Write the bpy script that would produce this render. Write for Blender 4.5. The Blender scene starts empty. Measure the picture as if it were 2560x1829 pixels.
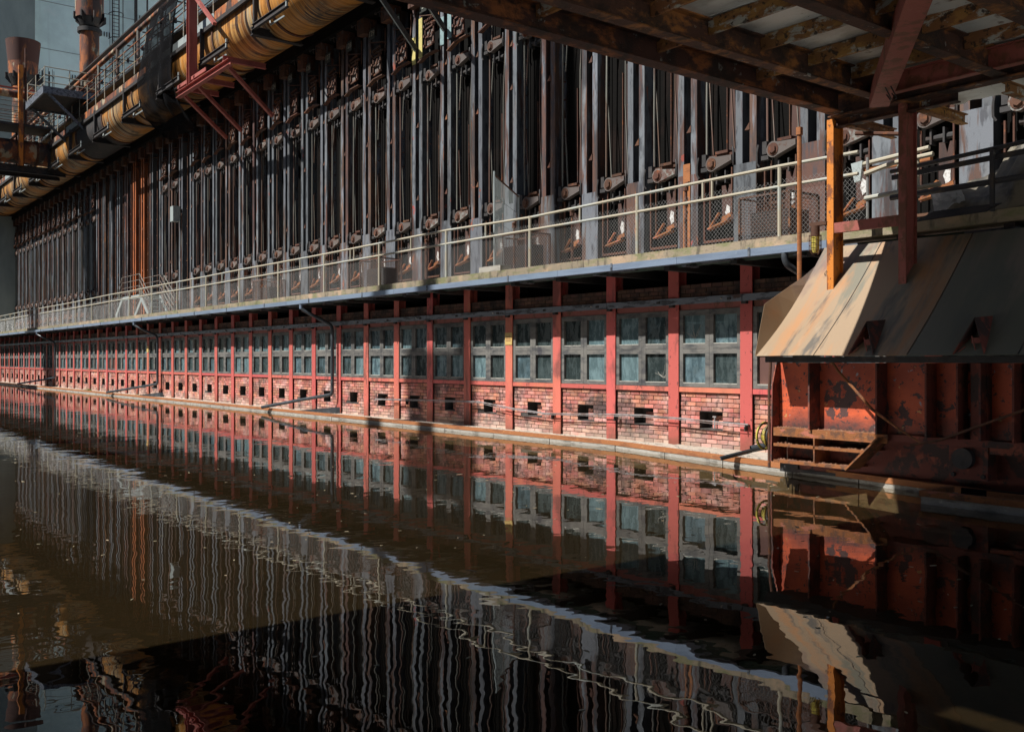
import bpy, math, random
from mathutils import Vector, Matrix, noise
R = math.radians
random.seed(7)
scene = bpy.context.scene
col = scene.collection

# ------------------------------------------------------------------ camera, sky, sun, exposure
# world: X runs along the oven wall (to the right), Y into the wall, Z up; the water level is Z = 0
H = 1.64
cam_d = bpy.data.cameras.new('camera')
cam = bpy.data.objects.new('camera', cam_d); col.objects.link(cam)
cam.location = (0, 0, H)
cam.rotation_euler = (R(90), 0, R(90 - 37.65))
cam_d.sensor_width = 36.0
cam_d.lens = 36.0 * 2406 / 2560
cam_d.shift_y = -14.5 / 2560
cam_d.clip_start = 0.05
cam_d.clip_end = 2000
scene.camera = cam

SUN = Vector((0.29, 1.0, -1.26)).normalized()          # the way the light travels
world = bpy.data.worlds.new('World'); scene.world = world; world.use_nodes = True
wn = world.node_tree; bgn = wn.nodes['Background']
sky = wn.nodes.new('ShaderNodeTexSky'); sky.sky_type = 'NISHITA'; sky.sun_disc = False
sky.sun_elevation = math.asin(-SUN.z)
sky.sun_rotation = math.atan2(-SUN.x, -SUN.y)
wn.links.new(sky.outputs[0], bgn.inputs[0]); bgn.inputs[1].default_value = 0.05
sd = bpy.data.lights.new('sun', 'SUN'); sd.energy = 5.0; sd.angle = R(0.53); sd.color = (1.0, 0.965, 0.92)
so = bpy.data.objects.new('sun', sd); col.objects.link(so)
so.location = (-20, -30, 40); so.rotation_euler = SUN.to_track_quat('-Z', 'Y').to_euler()
scene.view_settings.view_transform = 'Standard'; scene.view_settings.look = 'None'
scene.view_settings.exposure = 0.52; scene.view_settings.gamma = 1.0
scene.view_settings.use_curve_mapping = False
scene.cycles.use_denoising = True
scene.cycles.max_bounces = 7; scene.cycles.diffuse_bounces = 3; scene.cycles.glossy_bounces = 4
scene.cycles.transmission_bounces = 4; scene.cycles.transparent_max_bounces = 10
scene.cycles.caustics_reflective = True; scene.cycles.blur_glossy = 2.0; scene.cycles.caustics_refractive = False
scene.cycles.sample_clamp_indirect = 60.0

# ------------------------------------------------------------------ helpers
WL = {}
class MB:
    """collects simple solids; build() links them as one mesh object"""
    def __init__(s): s.v = []; s.f = []; s.sm = []
    def add(s, vs, fs, smooth=False):
        n = len(s.v); s.v += [tuple(p) for p in vs]
        s.f += [tuple(i + n for i in q) for q in fs]; s.sm += [smooth] * len(fs); return s
    def box(s, x0, x1, y0, y1, z0, z1):
        vs = [(x, y, z) for z in (z0, z1) for y in (y0, y1) for x in (x0, x1)]
        return s.add(vs, [(0,2,3,1),(4,5,7,6),(0,1,5,4),(2,6,7,3),(0,4,6,2),(1,3,7,5)])
    def beam(s, a, b, w, h, up=(0,0,1)):
        a = Vector(a); b = Vector(b); d = (b - a).normalized(); u = Vector(up)
        if abs(d.dot(u)) > .98: u = Vector((0,1,0))
        sd_ = d.cross(u).normalized(); u = sd_.cross(d).normalized()
        vs = []
        for p in (a, b):
            for i, j in ((-1,-1),(1,-1),(1,1),(-1,1)): vs.append(p + sd_*(i*w/2) + u*(j*h/2))
        return s.add(vs, [(0,3,2,1),(4,5,6,7),(0,1,5,4),(1,2,6,5),(2,3,7,6),(3,0,4,7)])
    def ibeam(s, a, b, w, h, t=.012, tf=.016, up=(0,0,1)):
        a = Vector(a); b = Vector(b); d = (b - a).normalized(); u = Vector(up)
        sd_ = d.cross(u).normalized(); u = sd_.cross(d).normalized(); o = u*(h/2 - tf/2)
        s.beam(a + o, b + o, w, tf, u); s.beam(a - o, b - o, w, tf, u); return s.beam(a, b, t, h - 2*tf, u)
    def tube(s, pts, r, n=8, caps=True, smooth=True):
        pts = [Vector(p) for p in pts]; rr = r if isinstance(r, (list, tuple)) else [r]*len(pts)
        vs = []; fs = []; prev = None
        for i, p in enumerate(pts):
            d = ((pts[min(i+1, len(pts)-1)] - p).normalized() + (p - pts[max(i-1, 0)]).normalized())
            d = d.normalized() if d.length > 1e-6 else Vector((0,0,1))
            if prev is None:
                u = Vector((0,0,1)) if abs(d.z) < .9 else Vector((0,1,0)); x = d.cross(u).normalized()
            else:
                x = (prev - d*prev.dot(d)).normalized()
            prev = x; y = d.cross(x).normalized()
            for k in range(n):
                a = 2*math.pi*(k + .5)/n; vs.append(p + (x*math.cos(a) + y*math.sin(a))*rr[i])
        for i in range(len(pts)-1):
            for k in range(n):
                k2 = (k+1) % n; fs.append((i*n+k, i*n+k2, (i+1)*n+k2, (i+1)*n+k))
        s.add(vs, fs, smooth)
        if caps:
            m = len(s.v) - len(vs)
            s.f.append(tuple(m + k for k in range(n))[::-1]); s.sm.append(False)
            m2 = m + (len(pts)-1)*n
            s.f.append(tuple(m2 + k for k in range(n))); s.sm.append(False)
        return s
    def prism(s, poly, vec):
        vec = Vector(vec); n = len(poly); p = [Vector(q) for q in poly]
        fs = [tuple(range(n))[::-1], tuple(range(n, 2*n))]
        fs += [(i, (i+1) % n, (i+1) % n + n, i + n) for i in range(n)]
        return s.add(p + [q + vec for q in p], fs)
    def grid(s, fn, nu, nv, th=None, smooth=True):
        """fn(u, v) -> Vector; th gives the sheet a thickness along its normal"""
        P = [[Vector(fn(i/nu, j/nv)) for j in range(nv+1)] for i in range(nu+1)]
        idx = lambda i, j: i*(nv+1) + j
        vs = [P[i][j] for i in range(nu+1) for j in range(nv+1)]
        fs = [(idx(i,j), idx(i+1,j), idx(i+1,j+1), idx(i,j+1)) for i in range(nu) for j in range(nv)]
        if th:
            m = len(vs); vv = []
            for i in range(nu+1):
                for j in range(nv+1):
                    a = P[min(i+1,nu)][j] - P[max(i-1,0)][j]; b = P[i][min(j+1,nv)] - P[i][max(j-1,0)]
                    vv.append(P[i][j] - a.cross(b).normalized()*th)
            vs += vv; fs += [tuple(q + m for q in f)[::-1] for f in list(fs)]
            for i in range(nu):
                fs.append((idx(i,0), idx(i,0)+m, idx(i+1,0)+m, idx(i+1,0)))
                fs.append((idx(i,nv), idx(i+1,nv), idx(i+1,nv)+m, idx(i,nv)+m))
            for j in range(nv):
                fs.append((idx(0,j), idx(0,j+1), idx(0,j+1)+m, idx(0,j)+m))
                fs.append((idx(nu,j), idx(nu,j)+m, idx(nu,j+1)+m, idx(nu,j+1)))
        return s.add(vs, fs, smooth)
    def build(s, name, mat, parent=None, origin=None):
        xs = [p[0] for p in s.v]; ys = [p[1] for p in s.v]; zs = [p[2] for p in s.v]
        c = Vector(origin) if origin else Vector(((min(xs)+max(xs))/2, (min(ys)+max(ys))/2, min(zs)))
        me = bpy.data.meshes.new(name)
        me.from_pydata([(p[0]-c.x, p[1]-c.y, p[2]-c.z) for p in s.v], [], s.f)
        if any(s.sm):
            me.polygons.foreach_set('use_smooth', s.sm); me.set_sharp_from_angle(angle=R(40))
        me.materials.append(mat); me.update()
        o = bpy.data.objects.new(name, me); col.objects.link(o)
        place(o, c, parent); return o
def place(o, c, parent=None):
    c = Vector(c); WL[o] = c
    if parent is not None: o.parent = parent; o.location = c - WL[parent]
    else: o.location = c
def tag(o, label=None, cat=None, group=None, kind=None):
    if label: o['label'] = label
    if cat: o['category'] = cat
    if group: o['group'] = group
    if kind: o['kind'] = kind
    return o
def thing(name, label, cat, loc, group=None):
    o = bpy.data.objects.new(name, None); col.objects.link(o); place(o, loc)
    o.empty_display_size = .3
    return tag(o, label, cat, group)
def copy_tree(o, shift=None, parent=None):
    c = o.copy(); col.objects.link(c)
    if parent is not None: c.parent = parent
    if shift is not None: c.location = o.location + Vector(shift); WL[c] = WL[o] + Vector(shift)
    for ch in o.children: copy_tree(ch, None, c)
    return c
def copy_part(src, world_loc, parent):
    c = src.copy(); col.objects.link(c); c.parent = parent; WL[c] = Vector(world_loc)
    c.location = WL[c] - WL[parent]; return c
ORD = ['first','second','third','fourth','fifth','sixth','seventh','eighth','ninth','tenth','eleventh','twelfth','thirteenth',
  'fourteenth','fifteenth','sixteenth','seventeenth','eighteenth','nineteenth','twentieth','twenty-first','twenty-second','twenty-third']

# ------------------------------------------------------------------ materials
def mat(name, base, layers=(), rough=.7, metal=0.0, bump=None, rnd=0.0, island=False, alpha=None, spec=None, rough_var=0, low=None):
    """base: colour, or (scale_vec, [(pos, colour), ...]) ramp. layers: (colour, scale_vec, lo, hi, amount[, object_random])"""
    m = bpy.data.materials.new(name); m.use_nodes = True; nt = m.node_tree; N = nt.nodes; L = nt.links
    b = N['Principled BSDF']; b.inputs['Roughness'].default_value = rough; b.inputs['Metallic'].default_value = metal
    if spec is not None: b.inputs['Specular IOR Level'].default_value = spec
    geo = N.new('ShaderNodeNewGeometry'); oi = N.new('ShaderNodeObjectInfo')
    def noise_(sc, det=4, dist=0.0, off=0.0):
        mp = N.new('ShaderNodeMapping'); mp.inputs['Scale'].default_value = sc; mp.inputs['Location'].default_value = (off, off*1.7, off*.6)
        L.new(geo.outputs['Position'], mp.inputs[0])
        n = N.new('ShaderNodeTexNoise'); n.inputs['Scale'].default_value = 1; n.inputs['Detail'].default_value = det
        n.inputs['Roughness'].default_value = .62; n.inputs['Distortion'].default_value = dist
        L.new(mp.outputs[0], n.inputs['Vector']); return n.outputs['Fac']
    if isinstance(base[0], (tuple, list)):
        f = noise_(base[0], base[2] if len(base) > 2 else 5, .1, 3.3); r = N.new('ShaderNodeValToRGB')
        els = r.color_ramp.elements
        for i, (p, c) in enumerate(base[1]):
            e = els[i] if i < 2 else els.new(p)
            e.position = p; e.color = (*c, 1)
        L.new(f, r.inputs[0]); cur = r.outputs[0]
    else:
        rgb = N.new('ShaderNodeRGB'); rgb.outputs[0].default_value = (*base, 1); cur = rgb.outputs[0]
    for i, ly in enumerate(layers):
        c, sc, lo, hi, amt = ly[:5]
        f = noise_(sc, 5, 0.2, 11.0 + 7.3*i)
        if len(ly) > 5:
            a = N.new('ShaderNodeMath'); a.operation = 'MULTIPLY_ADD'; a.inputs[1].default_value = ly[5]; a.inputs[2].default_value = -ly[5]*.5
            L.new(oi.outputs['Random'], a.inputs[0])
            a2 = N.new('ShaderNodeMath'); L.new(f, a2.inputs[0]); L.new(a.outputs[0], a2.inputs[1]); f = a2.outputs[0]
        mr = N.new('ShaderNodeMapRange'); mr.inputs['From Min'].default_value = lo; mr.inputs['From Max'].default_value = hi
        mr.inputs['To Max'].default_value = amt; L.new(f, mr.inputs['Value'])
        mx = N.new('ShaderNodeMix'); mx.data_type = 'RGBA'; L.new(mr.outputs[0], mx.inputs['Factor'])
        L.new(cur, mx.inputs['A']); mx.inputs['B'].default_value = (*c, 1); cur = mx.outputs['Result']
    if low:
        lc, z0, amt = low[:3]; zb = low[3] if len(low) > 3 else 0
        sp = N.new('ShaderNodeSeparateXYZ'); L.new(geo.outputs['Position'], sp.inputs[0])
        nz = N.new('ShaderNodeMath'); nz.operation = 'MULTIPLY_ADD'; nz.inputs[1].default_value = -1.6*z0; L.new(noise_((2.4,2.4,4), 5, .3, 71), nz.inputs[0]); sz = N.new('ShaderNodeMath'); sz.operation = 'SUBTRACT'; sz.inputs[1].default_value = zb; L.new(sp.outputs['Z'], sz.inputs[0]); L.new(sz.outputs[0], nz.inputs[2])
        mr = N.new('ShaderNodeMapRange'); mr.inputs['From Min'].default_value = z0*.1; mr.inputs['From Max'].default_value = -z0*.75; mr.inputs['To Max'].default_value = amt
        L.new(nz.outputs[0], mr.inputs['Value']); mx = N.new('ShaderNodeMix'); mx.data_type = 'RGBA'; L.new(mr.outputs[0], mx.inputs['Factor'])
        L.new(cur, mx.inputs['A']); mx.inputs['B'].default_value = (*lc, 1); cur = mx.outputs['Result']
    if rnd:
        hs = N.new('ShaderNodeHueSaturation'); mr = N.new('ShaderNodeMapRange')
        src = oi.outputs['Random']
        if island:
            ad = N.new('ShaderNodeMath'); L.new(geo.outputs['Random Per Island'], ad.inputs[0]); L.new(oi.outputs['Random'], ad.inputs[1])
            fr = N.new('ShaderNodeMath'); fr.operation = 'FRACT'; L.new(ad.outputs[0], fr.inputs[0]); src = fr.outputs[0]
        L.new(src, mr.inputs['Value']); mr.inputs['To Min'].default_value = 1 - rnd; mr.inputs['To Max'].default_value = 1 + rnd
        L.new(mr.outputs[0], hs.inputs['Value']); L.new(cur, hs.inputs['Color']); cur = hs.outputs[0]
        m2 = N.new('ShaderNodeMath'); m2.operation = 'MULTIPLY'; m2.inputs[1].default_value = 7.31; L.new(src, m2.inputs[0])
        m3 = N.new('ShaderNodeMath'); m3.operation = 'FRACT'; L.new(m2.outputs[0], m3.inputs[0])
        m4 = N.new('ShaderNodeMapRange'); m4.inputs['To Min'].default_value = .5 - rnd*.04; m4.inputs['To Max'].default_value = .5 + rnd*.04
        L.new(m3.outputs[0], m4.inputs['Value']); L.new(m4.outputs[0], hs.inputs['Hue'])
    L.new(cur, b.inputs['Base Color'])
    if rough_var:
        mr = N.new('ShaderNodeMapRange'); L.new(noise_((6,6,6), 4, 0, 40), mr.inputs['Value'])
        mr.inputs['From Min'].default_value = .3; mr.inputs['From Max'].default_value = .7
        mr.inputs['To Min'].default_value = rough - rough_var; mr.inputs['To Max'].default_value = rough + rough_var
        L.new(mr.outputs[0], b.inputs['Roughness'])
    if bump:
        bp = N.new('ShaderNodeBump'); bp.inputs['Strength'].default_value = bump[1]; bp.inputs['Distance'].default_value = bump[2] if len(bump) > 2 else .01
        L.new(noise_(bump[0] if isinstance(bump[0], tuple) else (bump[0],)*3, 6, .2, 23.0), bp.inputs['Height']); L.new(bp.outputs[0], b.inputs['Normal'])
    m['cur'] = 0
    return m
RUST = (.088, .036, .02); RUST_O = (.30, .095, .022); RUST_D = (.035, .018, .012); BLK = (.012, .012, .013)
m_steel = mat('buckstay steel', (.15, .165, .185), [((.15,.14,.12), (2.5,2.5,.6), .5, .7, .6), (RUST, (3,3,.35), .5, .56, .9, .26),
    ((.04,.042,.05), (9,9,2), .5, .62, .75), ((.02,.02,.022), (1.5,1.5,.4), .54, .64, .7, .2), (RUST_O, (4,4,.8), .66, .7, .7, .1), ((.33,.07,.045), (2.2,2.2,1.1), .68, .70, .8)], rough=.55, metal=.0, bump=(40, .25), rnd=.38)
m_orange_col = mat('orange painted steel', (.36, .10, .028), [(RUST, (5,5,1), .48, .6, .8)], rough=.6, bump=(40,.2))
m_rust = mat('brown rust', RUST, [(RUST_O, (5,5,5), .56, .7, .7), (RUST_D, (11,11,11), .52, .66, .7), ((.10,.10,.105), (2,2,2), .6, .68, .5)], rough=.85, bump=(60,.4), rnd=.2)
m_darkiron = mat('sooty iron', (.032, .03, .03), [((.07,.045,.035), (3,3,3), .52, .66, .8), ((.015,.013,.012), (8,8,8), .5, .65, .7)], rough=.75, bump=(50,.3), rnd=.25)
m_soot_shade = mat('soot and cavity shade black', (.007, .0065, .006), [((.018,.012,.010), (1.5,1.5,.6), .55, .7, .8)], rough=1, spec=.1, bump=(12,.5,.02))  # soot colour pushed blacker, putting cavity shade into the surface
m_doorplate = mat('oven door plate', (.07, .034, .026), [((.02,.016,.015), (3,3,.5), .48, .62, .85, .2), (RUST_O, (7,7,3), .64, .7, .6)], rough=.8, bump=(30,.3))
m_rod = mat('thin weathered rod', (.17, .165, .14), [(RUST, (5,5,.5), .48, .55, .85, .3), ((.07,.09,.085), (6,6,1), .55, .66, .6)], rough=.65, rnd=.25)
m_lever = mat('cast iron lever', (.12, .10, .09), [(RUST, (9,9,9), .5, .62, .8, .2), ((.24,.27,.25), (7,7,7), .6, .68, .5, .25)], rough=.75, bump=(60,.4), rnd=.2)
m_white = mat('white limewash', (.58, .58, .56), [((.2,.16,.13), (30,30,18), .5, .62, .8)], rough=.8)
m_redpaint = mat('red painted post', (.52, .105, .086), [((.46,.12,.085), (2,2,.5), .45, .7, .8, .2), ((.13,.045,.035), (4,4,1.2), .53, .66, .75, .15), ((.07,.03,.025), (18,18,9), .62, .66, .8), ((.52,.15,.09), (1,1,.5), .58,.65,.7,.2),
    ((.36,.22,.18), (26,26,8), .70, .76, .4)], rough=.68, bump=(50,.25), rnd=.14, low=((.17,.075,.045), .5, .85))
m_brick = mat('red brick', (.44, .16, .11), [((.56,.33,.28), (2.2,2.2,2.2), .46, .64, .8), ((.085,.05,.045), (2.6,2.6,2.6), .54, .64, .85), ((.55,.38,.33), (30,30,30), .6, .7, .6),
    ((.035,.03,.028), (14,14,14), .6, .68, .7), ((.05,.04,.038), (.75,.75,.9), .55, .66, .7), ((.50,.42,.38), (1.4,1.4,.7), .60, .70, .6)], rough=.86, bump=(90,.5), rnd=.34, island=True, low=((.46,.35,.29), .42, .75))
m_brick_dark = mat('dark upper brick', (.12, .06, .042), [((.24,.13,.07), (5,5,5), .55, .7, .6), ((.02,.018,.017), (2,2,2), .45, .6, .8)], rough=.9, bump=(90,.5), rnd=.3, island=True)  # darker brick for the band above the windows
m_mortar = mat('grey mortar', (.06, .054, .05), [((.035,.033,.03), (3,3,3), .45, .6, .8), ((.26,.2,.17), (7,7,7), .6, .7, .5)], rough=.95, bump=(70,.6), low=((.30,.25,.21), .42, .7))
m_mortar_dark = mat('dark upper mortar', (.03, .027, .025), [], rough=.95)  # darker mortar behind the upper brick band
m_frame = mat('weathered grey frame', (.135, .13, .118), [((.05,.052,.054), (2.5,2.5,7), .45, .62, .9), ((.24,.235,.21), (5,5,26), .62, .72, .6), ((.03,.03,.04),(1.7,1.7,1),.6,.7,.8)], rough=.8, bump=(60,.4), rnd=.15)
m_sill = mat('pale dusty sill', (.42,.41,.36), [((.2,.19,.17),(9,9,9),.5,.65,.8)], rough=.9)
m_steel_rail = mat('galvanised channel', (.17,.19,.22), [((.03,.03,.035), (2.5,8,14), .5, .58, .8), (RUST, (2,6,6), .64, .7, .7), ((.32,.35,.39),(7,20,30),.6,.68,.6)], rough=.5, metal=.3, bump=(40,.2))
m_zinc = mat('zinc gutter', (.25,.32,.42), [((.17,.22,.30), (1,4,9), .45, .65, .7), ((.40,.47,.55),(8,30,30),.64,.72,.5)], rough=.45, metal=.35, bump=(6,.15,.01), rnd=.07)
m_conc_edge = mat('mossy concrete edge', (.27,.22,.15), [((.16,.17,.07), (2.2,2.2,6), .47, .62, .8), ((.08,.07,.05), (6,6,2.2), .52, .64, .8), ((.42,.30,.19), (.9,.9,.9), .57, .64, .8), ((.09,.08,.06),(12,12,40),.6,.7,.6)], rough=.9, bump=(30,.6,.012), rnd=.14)
m_conc = mat('grey concrete', (.33,.31,.27), [((.14,.13,.11), (2.2,2.2,9), .5, .64, .8), ((.44,.42,.37),(12,12,12),.55,.68,.6), ((.07,.065,.06),(5,5,30),.6,.7,.7)], rough=.92, bump=(40,.5), rnd=.1)
m_dustledge = mat('dusty mortar ledge', (.44,.39,.32), [((.22,.19,.16),(5,9,5),.5,.62,.8), ((.12,.1,.08),(18,18,18),.6,.7,.8)], rough=.95, bump=(40,.8,.015))
m_rail_rust = mat('orange rust rail', (.32,.12,.04), [((.20,.075,.03),(2,6,9),.5,.62,.8), ((.50,.23,.08),(12,12,30),.58,.7,.6)], rough=.85, bump=(50,.4))
m_handrail = mat('cream handrail paint', (.40,.36,.27), [((.36,.40,.38),(1.1,3,3),.5,.58,.7), (RUST_O,(3.5,8,8),.63,.68,.8), ((.12,.08,.05),(20,20,20),.64,.7,.7)], rough=.6)
m_wire = mat('galvanised wire', (.22,.22,.21), [(RUST,(6,6,6),.6,.7,.5)], rough=.5, metal=.2)
m_blackpipe = mat('black drainpipe', (.045,.052,.06), [((.10,.115,.13),(3,3,3),.5,.65,.6)], rough=.35, metal=.1, bump=(20,.15))
m_greenpipe = mat('green cable bundle', (.02,.06,.045), [((.05,.05,.05),(3,10,10),.5,.6,.6)], rough=.6)
m_rope = mat('grey conduit', (.26,.25,.25), [(RUST,(5,5,5),.5,.6,.6), ((.62,.62,.64),(14,14,14),.6,.7,.6)], rough=.5)
m_towerconc = mat('pale tower concrete', (.68,.86,.86), [((.50,.64,.65),(.25,.25,.25),.45,.62,.7), ((.36,.44,.46),(.5,.5,.06),.55,.7,.6), ((.70,.78,.78),(.7,.7,.7),.6,.7,.5)], rough=.95, bump=(8,.3,.03))
m_towergrey = mat('grey stair shaft concrete', (.26,.31,.30), [((.18,.22,.22),(.4,.4,.2),.45,.62,.7)], rough=.95)
m_towerseam = mat('tower seam', (.24,.28,.29), [], rough=.95)
m_mainpipe = mat('streaked gas main', ((3.4,.03,.03), [(0.32,(.015,.012,.01)),(.425,(.08,.028,.01)),(.445,(.46,.17,.02)),(.475,(.62,.40,.14)),(.505,(.20,.07,.015)),(.54,(.56,.46,.28)),(.57,(.05,.035,.02)),(.61,(.50,.18,.02)),(.68,(.02,.016,.012))], 2.5),
    [((.012,.012,.010),(.35,.8,.8),.54,.66,.8), ((.6,.24,.03),(.5,.5,.5),.48,.58,.7), ((.04,.025,.015),(13,.5,.5),.56,.64,.7)], rough=.6, bump=((6,2,2),.3,.02))
m_stack = mat('rusted vent stack', (.16,.055,.03), [((.42,.13,.03),(1.3,1.3,.45),.47,.56,.85), ((.42,.36,.24),(1.1,1.1,.8),.56,.61,.85), ((.03,.026,.026),(1.6,1.6,.5),.49,.56,.9)], rough=.75, bump=(20,.3))
m_flare = mat('dark rusted flare', (.075,.03,.022), [((.25,.09,.03),(1.5,1.5,.5),.58,.68,.6)], rough=.8)
m_net = bpy.data.materials.new('black debris netting')
m_redsteel = mat('faded red steel', (.36,.10,.08), [((.22,.05,.04),(2,2,.6),.5,.64,.7), ((.45,.2,.17),(5,5,1),.6,.68,.6)], rough=.65, bump=(30,.2))
m_galv = mat('pale galvanised strut', (.40,.45,.44), [((.28,.32,.32),(6,6,2),.5,.65,.7)], rough=.5, metal=.3)
m_yellow = mat('yellow primer patch', (.55,.47,.16), [((.3,.26,.1),(9,9,9),.5,.65,.7)], rough=.7)
m_bluegrey = mat('blue primer patch', (.22,.33,.34), [((.12,.16,.17),(9,9,9),.5,.65,.7)], rough=.7)
m_deckbeam = mat('corroded deck beam', (.07,.03,.02), [((.34,.13,.035),(2.5,2.5,6),.5,.62,.85), ((.02,.014,.012),(3,3,3),.48,.6,.85), ((.30,.33,.31),(5,5,5),.64,.68,.7)], rough=.8, bump=(40,.7,.015), rnd=.2)
m_purlin = mat('flaking purlin', (.26,.12,.045), [((.42,.22,.06),(4,4,9),.5,.6,.8), ((.50,.55,.52),(3,3,6),.54,.6,.8), ((.03,.02,.015),(12,12,12),.55,.63,.9)], rough=.85, bump=(60,.8,.015), rnd=.2)
m_deckplate = mat('silvery corroded plate', (.78,.83,.82), [((.50,.52,.49),(1.2,2.6,1.2),.48,.64,.85), ((.74,.76,.73),(1.8,3.2,1.8),.56,.68,.8), ((.12,.065,.025),(3.2,3.2,3.2),.62,.69,.85), ((.04,.03,.02),(22,22,22),.68,.72,.9)], rough=.5, metal=.15, bump=(14,.5,.02))
m_deckorange = mat('orange flaking post', (.58,.19,.02), [((.20,.065,.022),(4,4,1.8),.50,.54,.95), ((.05,.025,.018),(15,15,15),.6,.66,.85)], rough=.6, bump=(50,.6))
m_deckred = mat('dull red post', (.30,.085,.065), [((.13,.055,.025),(5,5,3),.5,.6,.8), ((.35,.14,.10),(11,11,11),.63,.68,.6)], rough=.6, bump=(50,.5))
m_hopper_grey = mat('grey green sheet', (.135,.14,.11), [((.20,.17,.14),(3.4,.45,.45),.48,.62,.8), ((.11,.12,.10),(2.2,.5,.5),.5,.62,.8), ((.30,.12,.05),(1.6,.7,.7),.60,.70,.7), ((.24,.23,.2),(40,40,40),.72,.74,.7)], rough=.6, bump=(10,.2,.01))
m_hopper = mat('tan stained sheet', (.30,.215,.135), [((.15,.15,.115),(2.4,.45,.45),.52,.60,.85), ((.42,.19,.07),(2.9,.5,.5),.53,.66,.6), ((.075,.075,.07),(2.6,.55,.55),.57,.64,.8), ((.13,.08,.085),(1.1,.6,.6),.56,.66,.6), ((.40,.32,.23),(3,1,1),.6,.7,.5)], rough=.55, metal=.15, bump=(10,.15,.01))
m_hopper_edge = mat('bare sheet edge', (.35,.24,.13), [], rough=.7)
m_body = mat('orange red machine paint', (.60,.105,.035), [((.30,.05,.025),(1.5,1.5,1.5),.45,.6,.7), ((.065,.038,.036),(3.2,3.2,3.2),.565,.585,.95), ((.05,.03,.03),(14,14,14),.60,.62,.95), ((.55,.42,.14),(7,7,7),.66,.68,.8), ((.30,.38,.42),(6,6,6),.68,.70,.8)], rough=.6, bump=(30,.5,.01), low=((.06,.035,.032), .34, .95, .66))
m_bodyrust = mat('dark rusted machine paint', (.16,.04,.026), [((.05,.03,.026),(3.2,3.2,3.2),.5,.56,.95), ((.32,.085,.045),(4,4,4),.58,.64,.8), ((.02,.016,.015),(11,11,11),.6,.66,.8)], rough=.75, bump=(30,.5,.01))
m_ledge_rust = mat('scaly rusted shelf', (.26,.095,.03), [((.10,.05,.03),(7,7,7),.5,.6,.85), ((.42,.14,.09),(3.5,6,12),.58,.63,.85), ((.38,.22,.10),(20,20,20),.62,.68,.6)], rough=.9, bump=(60,.8,.015))
m_scale = mat('rust scale flakes', (.17,.085,.05), [((.35,.3,.26),(30,30,30),.62,.68,.7), ((.4,.1,.06),(18,18,18),.62,.68,.8)], rough=.95, rnd=.3, island=True)
m_yellowreel = mat('yellow reel paint', (.42,.33,.05), [((.05,.04,.03),(14,14,14),.46,.53,.9)], rough=.5)
m_lampglass = mat('amber lamp glass', (.55,.46,.10), [((.25,.2,.04),(20,20,8),.5,.65,.7)], rough=.25)
m_tarp = mat('dark crumpled tarpaulin', (.17,.15,.11), [((.28,.25,.18),(1.5,1.5,1.5),.52,.66,.7), ((.025,.024,.022),(2.2,2.2,2.2),.5,.62,.8)], rough=.45, bump=(18,.5,.02))
m_plastic = mat('grey plastic sheet', (.34,.37,.41), [((.6,.62,.66),(9,9,9),.55,.62,.7), ((.1,.1,.1),(4,4,4),.55,.65,.7)], rough=.25)
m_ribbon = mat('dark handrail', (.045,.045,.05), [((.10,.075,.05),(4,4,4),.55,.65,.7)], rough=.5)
m_ground = mat('asphalt bank', (.055,.052,.048), [((.09,.08,.07),(1,1,1),.5,.65,.7)], rough=.95, bump=(30,.4))
m_bounce_conc = mat('pale bounce concrete', (.56,.54,.50), [((.34,.33,.30),(1,1,1),.5,.65,.7)], rough=.95, bump=(20,.3))  # kept pale to bounce sun onto the platform and tower
m_silt = mat('pool silt', (.019,.0155,.0085), [((.010,.0085,.005),(.8,.8,.8),.45,.62,.8), ((.075,.05,.026),(9,9,9),.62,.70,.6), ((.02,.014,.008),(3,3,3),.55,.65,.6)], rough=.95, bump=(20,.6,.02))
m_flake = mat('floating debris', (.30,.25,.16), [((.12,.09,.05),(9,9,9),.5,.6,.8)], rough=.8, rnd=.4, island=True)
m_grass = mat('ledge weeds', (.09,.17,.02), [((.16,.2,.04),(9,9,9),.5,.6,.7)], rough=.7, rnd=.3, island=True)
m_perf = mat('perforated rust plate', (.10,.045,.035), [((.17,.08,.06),(2,2,2),.5,.65,.7)], rough=.7)
m_plaque = mat('dark enamel plaque', (.03,.035,.03), [((.2,.22,.18),(16,16,16),.6,.66,.6)], rough=.5)
m_ochre = mat('ochre notice board', (.52,.36,.12), [((.2,.12,.04),(14,14,14),.58,.66,.7)], rough=.7)

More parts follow.
